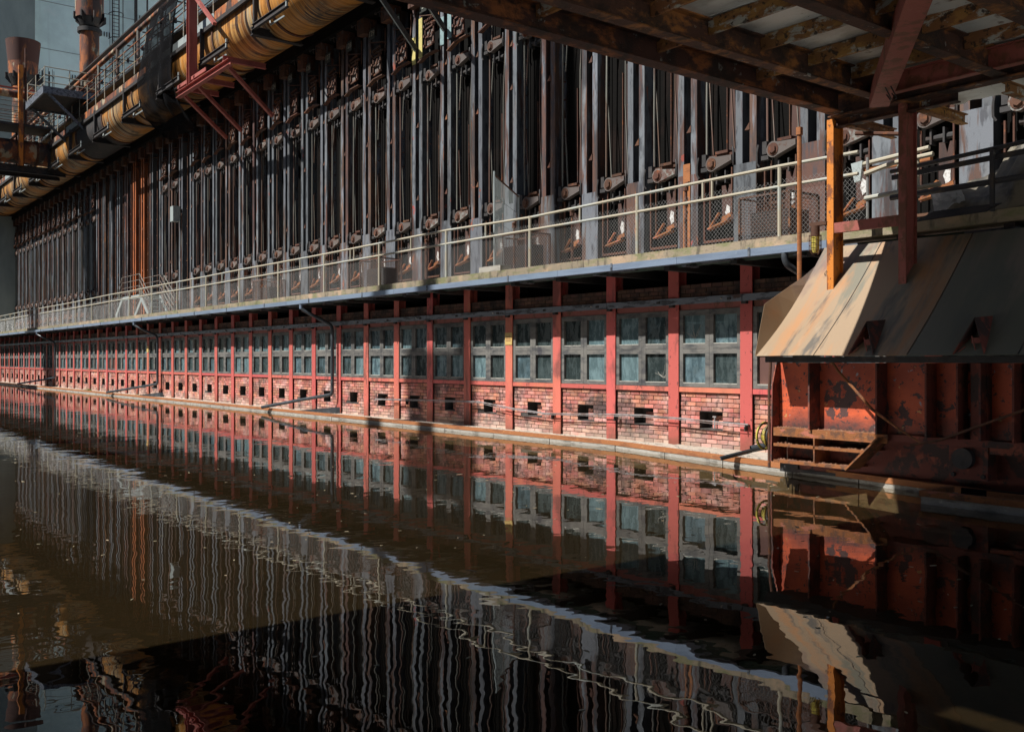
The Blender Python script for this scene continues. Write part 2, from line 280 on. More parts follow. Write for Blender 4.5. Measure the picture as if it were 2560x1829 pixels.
def glass_mat():
    m = bpy.data.materials.new('dusty wired glass'); m.use_nodes = True; N = m.node_tree.nodes; L = m.node_tree.links
    b = N['Principled BSDF']; b.inputs['Roughness'].default_value = .16
    geo = N.new('ShaderNodeNewGeometry'); oi = N.new('ShaderNodeObjectInfo')
    n = N.new('ShaderNodeTexNoise'); n.inputs['Scale'].default_value = 3.6; n.inputs['Detail'].default_value = 7; n.inputs['Roughness'].default_value = .7; L.new(geo.outputs['Position'], n.inputs['Vector'])
    a = N.new('ShaderNodeMath'); a.operation = 'MULTIPLY_ADD'; a.inputs[1].default_value = .75; L.new(n.outputs['Fac'], a.inputs[0]); L.new(oi.outputs['Random'], a.inputs[2])
    r = N.new('ShaderNodeValToRGB'); e = r.color_ramp.elements
    e[0].position = .38; e[0].color = (.012,.016,.014,1); e[1].position = 1.25; e[1].color = (.12,.19,.205,1)
    x = e.new(.75); x.color = (.022,.034,.034,1); x = e.new(.95); x.color = (.075,.125,.15,1)
    L.new(a.outputs[0], r.inputs[0])
    # fine wire grid in the glass
    sep = N.new('ShaderNodeSeparateXYZ'); L.new(geo.outputs['Position'], sep.inputs[0]); outs = []
    for k in ('X', 'Z'):
        q = N.new('ShaderNodeMath'); q.operation = 'MULTIPLY'; q.inputs[1].default_value = 1/.024; L.new(sep.outputs[k], q.inputs[0])
        w = N.new('ShaderNodeMath'); w.operation = 'FRACT'; L.new(q.outputs[0], w.inputs[0])
        g = N.new('ShaderNodeMath'); g.operation = 'LESS_THAN'; g.inputs[1].default_value = .22; L.new(w.outputs[0], g.inputs[0]); outs.append(g.outputs[0])
    mx = N.new('ShaderNodeMath'); mx.operation = 'MAXIMUM'; L.new(outs[0], mx.inputs[0]); L.new(outs[1], mx.inputs[1])
    s = N.new('ShaderNodeMath'); s.operation = 'MULTIPLY'; s.inputs[1].default_value = .6; L.new(mx.outputs[0], s.inputs[0])
    mc = N.new('ShaderNodeMix'); mc.data_type = 'RGBA'; L.new(s.outputs[0], mc.inputs['Factor']); L.new(r.outputs[0], mc.inputs['A']); mc.inputs['B'].default_value = (.09,.13,.135,1)
    g2 = N.new('ShaderNodeTexNoise'); g2.inputs['Scale'].default_value = 1; g2.inputs['Detail'].default_value = 6; g2.inputs['Roughness'].default_value = .7
    mp = N.new('ShaderNodeMapping'); mp.inputs['Scale'].default_value = (9,9,3.2); L.new(geo.outputs['Position'], mp.inputs[0]); L.new(mp.outputs[0], g2.inputs['Vector'])
    m2 = N.new('ShaderNodeMapRange'); m2.inputs['From Min'].default_value = .42; m2.inputs['From Max'].default_value = .62; m2.inputs['To Min'].default_value = .72; m2.inputs['To Max'].default_value = 1.2; L.new(g2.outputs['Fac'], m2.inputs['Value'])
    hs = N.new('ShaderNodeHueSaturation'); L.new(m2.outputs[0], hs.inputs['Value']); L.new(mc.outputs['Result'], hs.inputs['Color']); L.new(hs.outputs[0], b.inputs['Base Color'])
    m3 = N.new('ShaderNodeMapRange'); m3.inputs['From Min'].default_value = .4; m3.inputs['From Max'].default_value = .65; m3.inputs['To Min'].default_value = .08; m3.inputs['To Max'].default_value = .6; L.new(g2.outputs['Fac'], m3.inputs['Value']); L.new(m3.outputs[0], b.inputs['Roughness'])
    return m
m_glass = glass_mat()

# netting: real cloth sheet with open meshes
m_net.use_nodes = True
N = m_net.node_tree.nodes; L = m_net.node_tree.links; b = N['Principled BSDF']; b.inputs['Base Color'].default_value = (.009,.009,.010,1); b.inputs['Roughness'].default_value = 1; b.inputs['Specular IOR Level'].default_value = .05
geo = N.new('ShaderNodeNewGeometry'); n_ = N.new('ShaderNodeTexNoise'); n_.inputs['Scale'].default_value = 1.1; n_.inputs['Detail'].default_value = 3
L.new(geo.outputs['Position'], n_.inputs['Vector']); mr = N.new('ShaderNodeMapRange'); mr.inputs['From Min'].default_value = .35; mr.inputs['From Max'].default_value = .65
mr.inputs['To Min'].default_value = .5; mr.inputs['To Max'].default_value = .82; L.new(n_.outputs['Fac'], mr.inputs['Value']); L.new(mr.outputs[0], b.inputs['Alpha'])

# water: fresnel mirror over a clear brown-tinted body
m_water = bpy.data.materials.new('pool water'); m_water.use_nodes = True
N = m_water.node_tree.nodes; L = m_water.node_tree.links; N.remove(N['Principled BSDF']); out = N['Material Output']
geo = N.new('ShaderNodeNewGeometry')
def wn_(sc, det, off, rot=0):
    mp = N.new('ShaderNodeMapping'); mp.inputs['Scale'].default_value = sc; mp.inputs['Location'].default_value = (off, off, 0); mp.inputs['Rotation'].default_value = (0,0,rot)
    L.new(geo.outputs['Position'], mp.inputs[0]); n = N.new('ShaderNodeTexNoise'); n.inputs['Scale'].default_value = 1; n.inputs['Detail'].default_value = det
    n.inputs['Roughness'].default_value = .45; L.new(mp.outputs[0], n.inputs['Vector']); return n.outputs['Fac']
w1 = wn_((.75,.55,1), 1, 3); w2 = wn_((3.2,2.6,1), 2, 9)
bp1 = N.new('ShaderNodeBump'); bp1.inputs['Strength'].default_value = 1; bp1.inputs['Distance'].default_value = .0046; L.new(w1, bp1.inputs['Height'])
bp2 = N.new('ShaderNodeBump'); bp2.inputs['Strength'].default_value = 1; bp2.inputs['Distance'].default_value = .0016; L.new(w2, bp2.inputs['Height']); L.new(bp1.outputs[0], bp2.inputs['Normal'])
gl = N.new('ShaderNodeBsdfGlossy'); gl.inputs['Roughness'].default_value = 0.0; gl.inputs['Color'].default_value = (1,1,1,1); L.new(bp2.outputs[0], gl.inputs['Normal'])
tr = N.new('ShaderNodeBsdfTransparent'); tr.inputs['Color'].default_value = (.68,.58,.42,1)
fr = N.new('ShaderNodeFresnel'); fr.inputs['IOR'].default_value = 1.5; L.new(bp2.outputs[0], fr.inputs['Normal'])
mx = N.new('ShaderNodeMixShader'); L.new(fr.outputs[0], mx.inputs[0]); L.new(tr.outputs[0], mx.inputs[1]); L.new(gl.outputs[0], mx.inputs[2]); L.new(mx.outputs[0], out.inputs['Surface'])

# ================================================================== THE SETTING
g = MB(); g.box(-300, 120, -160, 160, -.9, -.34); tag(g.build('ground', m_ground), kind='structure')
g = MB(); g.box(-118, 14, -3.4, 12.6, -.338, -.30); tag(g.build('pool_bottom', m_silt), kind='structure')
g = MB(); g.add([(-118,-3.4,0),(14,-3.4,0),(14,12.62,0),(-118,12.62,0)], [(0,1,2,3)]); tag(g.build('water', m_water), kind='structure')
g = MB(); g.box(-300, 120, -160, -3.4, -.34, .12); g.box(14, 120, -3.38, 160, -.34, .12); g.box(-300, -118, -3.38, 160, -.34, .12)
tag(g.build('bank_paving', m_ground), kind='structure')
g = MB(); g.box(-1.0, 13.99, -3.39, 9.6, -.3, .06); tag(g.build('bounce_quay', m_bounce_conc), kind='structure')  # unseen slab, added to bounce sunlight up under the platform
g = MB(); g.box(-88, 119, 18.2, 159, -.34, .02); tag(g.build('bounce_yard', m_bounce_conc), kind='structure')  # unseen pale ground, added to bounce sunlight onto the tower
# the curb: concrete kerb stones with a rusted rail on top; at its right end it runs slightly towards the pool
def curb_y(x): return 12.45 if x < -13 else 12.45 - .80*(x + 13)/4.5
curb = thing('curb', None, None, (-30, 12.5, 0)); tag(curb, kind='structure')
xs = [-13 - 1.9*k for k in range(56)][::-1] + [-11.5, -10.0, -8.5, -7.3, -6.1, -4.9, -3.5]
for a, b in zip(xs, xs[1:]):
    ya, yb = curb_y(a), curb_y(b); j = random.uniform(-.004, .004)
    MB().prism([(a+.008, ya+j, -.3), (b-.008, yb+j, -.3), (b-.008, yb+.13+j, -.3), (a+.008, ya+.13+j, -.3)], (0,0,.355+random.uniform(-.004,.003))).build('kerb_stone', m_conc, curb)
q = MB(); pts = [(-118,12.45),(-13,12.45),(-3.5,curb_y(-3.5))]
for (a, ya), (b, yb) in zip(pts, pts[1:]): q.beam((a,ya+.045,.098),(b,yb+.045,.098),.10,.075)
q.build('kerb_rail', m_rail_rust, curb)
q = MB()
def ledge(u, v):
    x = -118 + u*118; y0 = curb_y(x) + .09; y = y0 + (13.60 - y0)*v
    return (x, y, .045 + .02*noise.noise((x*1.7, y*4, 0)) + .018*noise.noise((x*7, y*9, 3)) + .015*v)
q.grid(ledge, 900, 7); tag(q.build('ledge', m_dustledge), kind='structure')
q = MB(); rr = random.Random(3)
for i in range(2600):
    x = -8.6 - 60*rr.random()**1.6; y = curb_y(x) + .14 + abs(rr.gauss(0, .3)); s = rr.uniform(.008, .028)
    if y > 13.4: continue
    z = .06; d = [rr.uniform(.6,1.4) for _ in range(3)]
    q.add([(x-s*d[0],y-s*d[1],z-.01),(x+s*d[0],y-s*.4,z-.01),(x,y+s*d[2],z-.01),(x+s*.2,y,z+s*.9)], [(0,1,3),(1,2,3),(2,0,3),(0,2,1)])
tag(q.build('rubble', m_conc), kind='stuff')
q = MB()
for cx, n, sc in ((-51.5, 60, .16), (-43.2, 25, .10), (-30.6, 14, .06)):
    for i in range(n):
        x = cx + rr.gauss(0, sc*2.4); y = 12.72 + rr.uniform(-.06,.1); h = sc*rr.uniform(.6,1.3); a = rr.uniform(0,6.28); w = .018
        q.add([(x-w*math.cos(a),y-w*math.sin(a),.05),(x+w*math.cos(a),y+w*math.sin(a),.05),(x+rr.gauss(0,.05),y+rr.gauss(0,.04),.05+h)], [(0,1,2)])
tag(q.build('weeds', m_grass), kind='stuff')
q = MB()
for i in range(900):
    x = -1.5 - 34*rr.random(); y = rr.uniform(1.2, 12); s = rr.uniform(.004,.011) + (.02*rr.random() if rr.random() < .12 else 0); a = rr.uniform(0,6.28); e = rr.uniform(1,2.6)
    c_, s_ = math.cos(a), math.sin(a); P = [(-s*e,-s*.5),(s*e,-s*.3),(s*e*.7,s*.6),(-s*e*.6,s*.5)]
    bot = [(x+p*c_-r_*s_, y+p*s_+r_*c_, -.002) for p, r_ in P]; top = [(a_,b_,.003) for a_,b_,_ in bot]
    q.add(bot+top, [(4,5,6,7),(0,1,5,4),(1,2,6,5),(2,3,7,6),(3,0,4,7)])
tag(q.build('floating_debris', m_flake), kind='stuff')

# walkway slab in front of the ovens
wk = thing('walkway', None, None, (-40, 13, 3.44)); tag(wk, kind='structure')
x = 4.0; k = 0
while x > -92:
    w = rr.choice([2.6, 3.1, 3.1, 3.6]); j = rr.uniform(-.004, .004)
    MB().box(x-w+.006, x, 12.64+j, 12.94, 3.43, 3.60+rr.uniform(-.003,.003)).build('edge_block', m_conc_edge, wk); x -= w
q = MB(); q.box(-92, 4, 12.945, 17.0, 3.42, 3.592); q.build('deck_slab', m_conc, wk)
q = MB()
for k in range(62): q.box(-90+1.5*k, -89.86+1.5*k, 12.7, 14.3, 3.24, 3.415)
tag(q.build('under_rib', m_darkiron, wk), kind='stuff')

# ================================================================== GROUND STOREY (brick infill between red steel posts)
YP, YB = 13.44, 13.50
PR = [-.295,-.420,-.548,-.6745,-.8007,-.9270,-1.0533,-1.179,-1.305,-1.430,-1.5538,-1.6777,-1.8025,-1.9265]
while PR[-1] > -6.7: PR.append(PR[-1] - .1237)
PX = [YP*r for r in PR]
bld = thing('brick_building', 'long red brick ground storey with red steel posts and grey-framed windows beside the pool', 'building', (-40, 13.5, 0))
for i, x in enumerate(PX):
    q = MB(); q.box(x-.128, x+.128, YP, YP+.02, .01, 3.42); q.box(x-.012, x+.012, YP+.02, YP+.2, .01, 3.42); q.box(x-.128, x+.128, YP+.2, YP+.22, .01, 3.42)
    q.build('post', m_redpaint, bld)
rr0 = random.Random(12); nb = 0; stuffb = MB(); upperb = MB(); mort = MB(); dmort = MB(); perf = MB()
BRICKM = {}
def clip_boxes(x0, x1, z0, z1, hole):
    """the rectangle minus the hole"""
    hx0, hx1, hz0, hz1 = hole
    if x1 <= hx0 or x0 >= hx1 or z1 <= hz0 or z0 >= hz1: return [(x0,x1,z0,z1)]
    o = []
    if z0 < hz0 - .02 or z1 > hz1 + .02:
        if hz1 < z1 - .03: o.append((x0,x1,hz1+.002,z1))
        if hz0 > z0 + .03: o.append((x0,x1,z0,hz0-.002))
        return o
    if x0 < hx0 - .03: o.append((x0,hx0-.002,z0,z1))
    if x1 > hx1 + .03: o.append((hx1+.002,x1,z0,z1))
    return o
wall = MB()
bays = list(zip(PX[1:], PX))            # (left, right)
brick_jobs = []
for bi, (xl, xr) in enumerate(bays):
    a, b = xl+.13, xr-.13; c = (a+b)/2 + .02
    w = .275 + rr0.uniform(-.03,.02); hz = rr0.uniform(-.02,.02); hole = (c-w, c+w-.02, .39+hz, .70+hz*.5)
    for r_ in [(a-.12,hole[0],0,1.06),(hole[1],b+.12,0,1.06),(hole[0],hole[1],0,hole[2]),(hole[0],hole[1],hole[3],1.06)]:
        mort.box(r_[0], r_[1], YB+.012, YB+.24, r_[2], r_[3])
    mort.box(a-.12, b+.12, YB+.245, YB+.30, 0, 1.06)
    # half bricked-up hole
    zc = .39
    if bi != 3:
        for rz in range(3):
            stuffb.box(c-w+.20, c+w-.03, YB+.13, YB+.24, .395+hz+rz*.083, .395+hz+rz*.083+.068)
    row = 0; z = .05
    while z < 1.03:
        x = a - .0 - (.125 if row % 2 else 0)
        z1 = min(z+.069, 1.045)
        while x < b:
            u0, u1 = max(x, a), min(x+.236, b)
            if u1 - u0 > .03:
                for t in clip_boxes(u0, u1, z, z1, hole): brick_jobs.append((bi, t))
            x += .25
        z += .0828; row += 1
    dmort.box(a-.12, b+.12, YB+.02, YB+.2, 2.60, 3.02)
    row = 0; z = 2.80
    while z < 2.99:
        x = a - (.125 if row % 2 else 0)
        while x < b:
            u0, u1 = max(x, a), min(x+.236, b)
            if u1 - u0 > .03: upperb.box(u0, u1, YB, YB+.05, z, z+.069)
            x += .25
        z += .0828; row += 1
def brick_mesh(t, y0=0): pass
brickwall = mort.build('brick_wall', m_mortar, bld)
shared = {}
for bi, (x0, x1, z0, z1) in brick_jobs:
    pr = rr.uniform(-.006, .004)
    if x1 > -19.0 and x0 < -8.0 and nb < 300 and bi >= 3:
        key = (round(x1-x0, 2), round(z1-z0, 2))
        if key not in shared:
            q = MB(); w_, h_ = key; q.box(-w_/2, w_/2, 0, .05, 0, h_)
            # worn edges
            vs = list(q.v); shared[key] = q.build('brick', m_brick, brickwall, origin=(0,0,0)); ob = shared[key]
            bv = ob.modifiers.new('wear', 'BEVEL'); bv.width = .005; bv.segments = 1
        else:
            ob = shared[key].copy(); col.objects.link(ob)
        WL[ob] = Vector(((x0+x1)/2, YB+pr, z0)); ob.location = WL[ob] - WL[brickwall]; nb += 1
    else: stuffb.box(x0, x1, YB+pr, YB+.2 if False else YB+.05, z0, z1)
tag(stuffb.build('brick', m_brick, brickwall), kind='stuff')
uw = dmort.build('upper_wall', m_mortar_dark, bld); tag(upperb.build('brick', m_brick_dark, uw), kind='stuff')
q = MB(); q.box(-92, 0, 14.25, 14.4, 0, 3.42); q.build('inner_wall', m_soot_shade, bld)
for bi, (xl, xr) in enumerate(bays):
    a, b = xl+.132, xr-.132
    MB().box(a, b, YP+.015, YP+.16, 1.052, 1.14).build('sill_beam', m_redpaint, bld)
    MB().box(a, b, YP+.05, YP+.16, 2.57, 2.78).build('lintel_beam', m_deckred, bld)  # duller red, putting the walkway's shade into the lintel colour
    f = MB(); y0, y1 = YP+.025, YP+.092; so_ = .085; m2 = .095; c = (a+b)/2
    zs = [1.145, 1.215, 1.76, 1.94, 2.465, 2.565]
    f.box(a, a+so_, y0, y1, zs[0], zs[5]); f.box(b-so_, b, y0, y1, zs[0], zs[5]); f.box(c-m2, c-.003, y0, y1, zs[0], zs[5]); f.box(c+.003, c+m2, y0, y1, zs[0], zs[5])
    for l, r_ in ((a+so_, c-m2), (c+m2, b-so_)):
        f.box(l, r_, y0+.002, y1, zs[0], zs[1]); f.box(l, r_, y0+.002, y1, zs[2], 1.848); f.box(l, r_, y0+.002, y1, 1.853, zs[3]); f.box(l, r_, y0+.002, y1, zs[4], zs[5])
    win = f.build('window', m_frame, bld)
    for j, (l, r_) in enumerate(((a+so_, c-m2), (c+m2, b-so_))):
        for kz, (z0, z1) in enumerate(((zs[1], zs[2]), (zs[3], zs[4]))):
            rusty = (bi == 3 and j == 0 and kz == 0) or (bi in (27,) and kz == 0)
            missing = not rusty and bi > 5 and rr0.random() < .05
            if bi < 41 and not missing:
                p = MB(); p.box(l, r_, y1-.012, y1-.004, z0, z1)
                pn = p.build('pane', m_perf if rusty else m_glass, win)
                pn.rotation_euler = (rr0.uniform(-.008,.008), 0, rr0.uniform(-.008,.008))
                if rusty: pn['label'] = 'rusty perforated plate instead of glass'
                s_ = MB(); s_.box(l, r_, y0+.004, y1-.014, z0, z0+.012)
                if bi < 16: s_.build('pane_sill', m_sill, win)
            if (bi, j, kz) in ((5,1,0),(4,0,1)):
                ck = MB(); cx, cz = (l+r_)/2 + (.15 if kz == 0 else -.02), z0 + (.09 if kz == 0 else .10)
                for t in range(9 if kz == 0 else 12):
                    an = rr.uniform(0, 3.3) if kz == 0 else rr.uniform(.4, 2.8); ln = rr.uniform(.08,.34)
                    px, pz = cx, cz
                    for s2 in range(3):
                        nx, nz = px + math.cos(an)*ln/3, pz + math.sin(an)*ln/3; an += rr.uniform(-.35,.35)
                        nx = min(max(nx,l+.01),r_-.01); nz = min(max(nz,z0+.01),z1-.01)
                        if abs(nx-px)+abs(nz-pz) > .004: ck.beam((px,y1-.016,pz),(nx,y1-.016,nz),.003,.004)
                        px, pz = nx, nz
                c_ = ck.build('cracks', m_sill, win); c_['label'] = 'white star-shaped cracks in the broken pane'
# perforated cover and stop-cock in two of the wall holes
q = MB(); xl, xr = bays[3]; c = (xl+xr)/2+.02
for i in range(16):
    for j in range(9):
        x = c-.17+i*.026+(.013 if j % 2 else 0); q.box(x, x+.009, YB+.10, YB+.106, .42+j*.029, .436+j*.029+.004)
q.box(c-.19, c+.25, YB+.107, YB+.112, .395, .69); tag(q.build('perforated_cover', m_perf, bld), 'rusty perforated plate inside the wall hole')
q = MB(); xl, xr = bays[4]; c = (xl+xr)/2
q.tube([(c+.03,YB+.08,.40),(c+.03,YB+.08,.60)], .014); q.tube([(c-.01,YB+.08,.61),(c+.07,YB+.08,.61)], .016); q.build('stopcock', m_rope, bld)
# ochre notices on two posts
for i, nm in ((8, 0), (24, 1)):
    x = PX[i]; MB().box(x-.13, x+.13, YP-.012, YP-.002, 1.99, 2.27).build('notice_board', m_ochre, bld)
x = PX[8]
for k, t in enumerate((.05,.09,.13)):
    q = MB()
    for j in range(9): q.box(x-.10+j*.022, x-.085+j*.022, YP-.015, YP-.012, 2.03+t, 2.045+t)
    q.build('notice_lettering', m_deckred, bld)
# the galvanised channel along the wall
chn = thing('wall_channel', 'grey galvanised channel running along the wall above all the windows', 'rail', (-40, 13.3, 2.68))
x = PX[0]
for a, b in zip(PX, PX[2:]) if False else [(PX[i], PX[min(i+2, len(PX)-1)]) for i in range(0, len(PX)-1, 2)]:
    q = MB(); q.box(b+.01, a-.01, 13.33, 13.36, 2.665, 2.785); q.box(b+.01, a-.01, 13.36, 13.40, 2.77, 2.785); q.build('channel_length', m_steel_rail, chn)
for i, x in enumerate(PX):
    if i < 24:
        q = MB(); q.box(x-.05, x+.05, 13.365, 13.438, 2.62, 2.76); q.box(x-.32, x-.24, 13.315, 13.329, 2.70, 2.745); q.build('bracket', m_darkiron, chn)
        if i % 2 == 0: MB().tube([(x-.45,13.30,2.73),(x-.45,13.329,2.73)], .016, 8).build('bolt', m_white, chn)
q = MB()
for i in range(5): q.tube([(-92, 12.78+.035*i, 3.36-.012*i), (3, 12.78+.035*i, 3.36-.012*i)], .016, 6)
tag(q.build('cable_bundle', m_greenpipe), 'dark green cable bundle under the walkway edge behind the gutter', 'cables')
q = MB()
for k in range(34):
    x = -6 - k*2.3; q.box(x-.5, x+.2, 12.66, 12.74, 3.30, 3.36)
    q.box(x-.9, x-.8, 12.62, 12.95, 3.27, 3.30)
tag(q.build('conduit_fittings', m_steel_rail), 'row of grey fittings bolted under the walkway edge', 'fittings', kind='stuff')

# gutter
gut = thing('gutter', 'square blue-grey zinc gutter hanging along the walkway edge', 'gutter', (-40, 12.5, 3.3))
x = -8.32
while x > -91:
    q = MB(); j = rr.uniform(-.003,.003); a, b = x-3.2+.004, x
    q.box(a, b, 12.505+j, 12.515+j, 3.315, 3.435); q.box(a, b, 12.515+j, 12.62, 3.315, 3.325); q.box(a, b, 12.62, 12.63, 3.315, 3.445)
    q.build('gutter_section', m_zinc, gut)
    MB().box(x-1.65, x-1.61, 12.49, 12.503, 3.31, 3.455).build('gutter_clip', m_steel_rail, gut)
    x -= 3.2
# drainpipes
def curve(pts, n=5):
    """rounded corners"""
    P = [Vector(p) for p in pts]; o = [P[0]]
    for a, b, c in zip(P, P[1:], P[2:]):
        r = min((b-a).length, (c-b).length, .16)*.7; s = b + (a-b).normalized()*r; e = b + (c-b).normalized()*r
        for i in range(n+1): t = i/n; o.append(s*(1-t)**2 + b*2*t*(1-t) + e*t*t)
    o.append(P[-1]); return o
def drain(label, xw, xg, xe, xend, wedge=True):
    t = thing('drainpipe', label, 'drainpipe', (xw, 13.28, .1), 'black drainpipes from the gutter to the pool')
    MB().tube(curve([(xg,12.56,3.33),(xg,12.56,3.16),(xw,13.26,2.68),(xw,13.28,2.4),(xw,13.28,.62),(xe,12.9,.46),(xend,12.28,.16)]), .052, 10).build('pipe', m_blackpipe, t)
    for z in (2.0, .95):
        q = MB(); q.tube([(xw,13.28,z-.02),(xw,13.28,z+.02)], .06, 10); q.beam((xw,13.28,z),(xw,13.45,z),.012,.012); q.build('clamp', m_blackpipe, t)
    MB().tube([(xg,12.56,3.29),(xg,12.56,3.17)], .056, 10).build('outlet', m_zinc, t)
    q = MB()
    for f_ in (.25,.75): q.tube([(xw+(xend-xw)*f_,13.28-1.0*f_,.62-.44*f_),(xw+(xend-xw)*f_,13.4-.95*f_,.06)], .006, 5)
    q.build('support_rod', m_darkiron, t)
    if wedge:
        q = MB(); q.prism([(xw-1.75,12.78,.06),(xw+.1,13.36,.06),(xw+.1,13.36,.24),(xw-1.75,12.78,.075)], (.1,.10,0)); q.build('splash_channel', m_blackpipe, t)
    return t
drain('thick black drainpipe bending down from the gutter, nearest of the three', -25.98, -26.58, -27.0, -28.8)
drain('black drainpipe, the middle one of three, its foot pointing left over the rail', -42.3, -43.2, -43.6, -46.4)
drain('black drainpipe in the shaded far stretch of wall, farthest of three', -61.2, -62.4, -62.8, -66.5, False)
# loose conduit hung across the posts
cpts = [(-23.52,.561),(-22.27,.59),(-20.4,.63),(-18.58,.655),(-17.91,.60),(-17.22,.544),(-16.08,.485),(-14.26,.55),(-13.17,.58),(-12.18,.564),(-11.39,.541),(-10.64,.531)]
cn = thing('sagging_conduit', 'thin grey conduit sagging across the brick wall below the windows', 'conduit', (-17, 13.34, .8))
MB().tube([(x,13.35,z) for x,z in cpts], .013, 6).build('tube', m_rope, cn)
MB().tube([(x-.05,13.33,z-.03+.008*math.sin(x*5)) for x,z in cpts], .007, 5).build('wire', m_rope, cn)
for x,z in [(-21.9,.59),(-15.9,.485),(-13.95,.55),(-10.7,.53)]:
    q = MB(); q.box(x-.03,x+.03,13.36,13.438,z-.035,z-.005); q.box(x-.04,x-.02,13.36,13.44,z-.12,z-.036); q.build('hook', m_darkiron, cn)

# ================================================================== OVEN BATTERY
YO = 16.2
def cr(k): return -1.0005 - .0998*k if k <= 12 else (-2.1981 - .0955*(k-12) if k <= 28 else -3.7261 - .0925*(k-28))
CX = {k: YO*cr(k) for k in range(-7, 48)}
bat = thing('oven_battery', 'long dark coke oven battery with paired steel buckstays above the walkway', 'oven battery', (-40, YO, 3.6))
q = MB(); q.box(-93, 4, 17.05, 17.4, 3.6, 13.9); q.build('battery_wall', m_soot_shade, bat)
q = MB(); q.box(-89, 4, 17.42, 31, 13.2, 13.9); q.build('oven_roof', m_bounce_conc, bat)
q = MB(); q.box(-89, 4, 17.42, 31, 0, 13.19); q.build('oven_body', m_soot_shade, bat)
q = MB(); q.box(-93, 4, 15.9, 17.04, 13.25, 13.75); q.box(-93, 4, 16.5, 17.04, 13.75, 15.2); q.build('top_slab', m_soot_shade, bat)
def flange(w):
    q = MB(); q.box(-w/2, w/2, 0, .026, 0, 9.55); q.box(-.012, .012, .028, .55, 0, 9.55)
    return q
pro_f = flange(.175).build('buckstay', m_steel, bat, origin=(0,0,0))
first = True; caps_done = False
qc = MB(); qc.box(-.24,.24,0,.5,-.28,.28); p_cap = qc.build('buckstay_cap', m_rust, bat, origin=(0,0,0))
qc = MB()
for s_ in (-.13, .1): qc.tube([(s_,-.0,.06),(s_,-.11,.08),(s_+.02,-.13,-.06),(s_+.03,-.10,-.12)], .018, 6)
qc.tube([(-.36,-.12,.07),(-.13,-.1,.07)], .014, 5); qc.box(-.40,-.35,-.15,-.09,.03,.11)
p_hook = qc.build('cap_hook', m_darkiron, bat, origin=(0,0,0))
qc = MB(); qc.box(-.29,.29,-.010,-.002,0,2.3); p_plate = qc.build('splice_plate', m_steel, bat, origin=(0,0,0))
qc = MB()
qc.prism([(-.02,-.02,.02),(.11,-.02,.18),(.11,-.02,.02)], (0,.06,0))
p_lug = qc.build('tie_lug', m_rust, bat, origin=(0,0,0))
def use(proto, loc, keep=[set()]):
    if proto not in keep[0]:
        keep[0].add(proto); WL[proto] = Vector(loc); proto.location = WL[proto] - WL[bat]; return proto
    return copy_part(proto, loc, bat)
for k, x in CX.items():
    for s_ in (-1, 1):
        o = use(pro_f, (x + s_*.19, YO + rr.uniform(-.01,.02), 3.594))
        if k in (24, 25):
            o.data = pro_f.data.copy(); o.data.materials[0] = m_orange_col; o['label'] = 'bright orange painted buckstay'
    if k < 20 or k > 29:
        use(p_plate, (x + rr.uniform(-.03,.03), YO, 3.6)).scale.z = rr.uniform(.93, 1.03)
    for z in (6.6, 8.9, 10.4): use(p_lug, (x, YO, z + rr.uniform(-.2,.2)))
    if k > 2:
        use(p_cap, (x + (0 if k % 3 else .03), YO - .22 + rr.uniform(-.04,.04), 13.0 + rr.uniform(-.05,.05)))
        use(p_hook, (x, YO - .24, 13.0))
    if k > 2:
        MB().prism([(x+.20,YO-.04,12.42),(x+.95,YO+.10,12.30),(x+.92,YO+.35,12.33),(x+.20,YO+.2,12.47)], (0,0,.03)).build('deflector_fin', m_rust, bat)
        q = MB(); q.prism([(x-.34,YO-.02,12.1),(x-.22,YO-.1,12.62),(x-.52,YO+.1,12.55),(x-.60,YO+.1,11.85)], (0,.03,0)); q.build('side_fin', m_rust, bat)
tag(MB().box(-93, 4, 16.75, 16.8, 11.35, 11.42).build('tie_rod', m_rust, bat))
# number plaques on the column heads
def digits(t, x, y, z, h, parent):
    cu = bpy.data.curves.new('plaque_number', 'FONT'); cu.body = t; cu.size = h; cu.align_x = 'CENTER'; cu.align_y = 'CENTER'; cu.extrude = .004
    cu.materials.append(m_handrail); tmp = bpy.data.objects.new('tmp', cu); me = bpy.data.meshes.new_from_object(tmp); bpy.data.objects.remove(tmp)
    o = bpy.data.objects.new('plaque_number', me); col.objects.link(o); o.rotation_euler = (R(90), 0, 0)
    place(o, (x, y, z), parent)
for k in range(4, 14):
    x = CX[k] + .42
    p = MB().box(x-.2, x+.2, YO-.05, YO-.03, 12.5, 12.86).build('number_plaque', m_plaque, bat)
    digits(str(137-k), x, YO-.055, 12.68, .26, p)

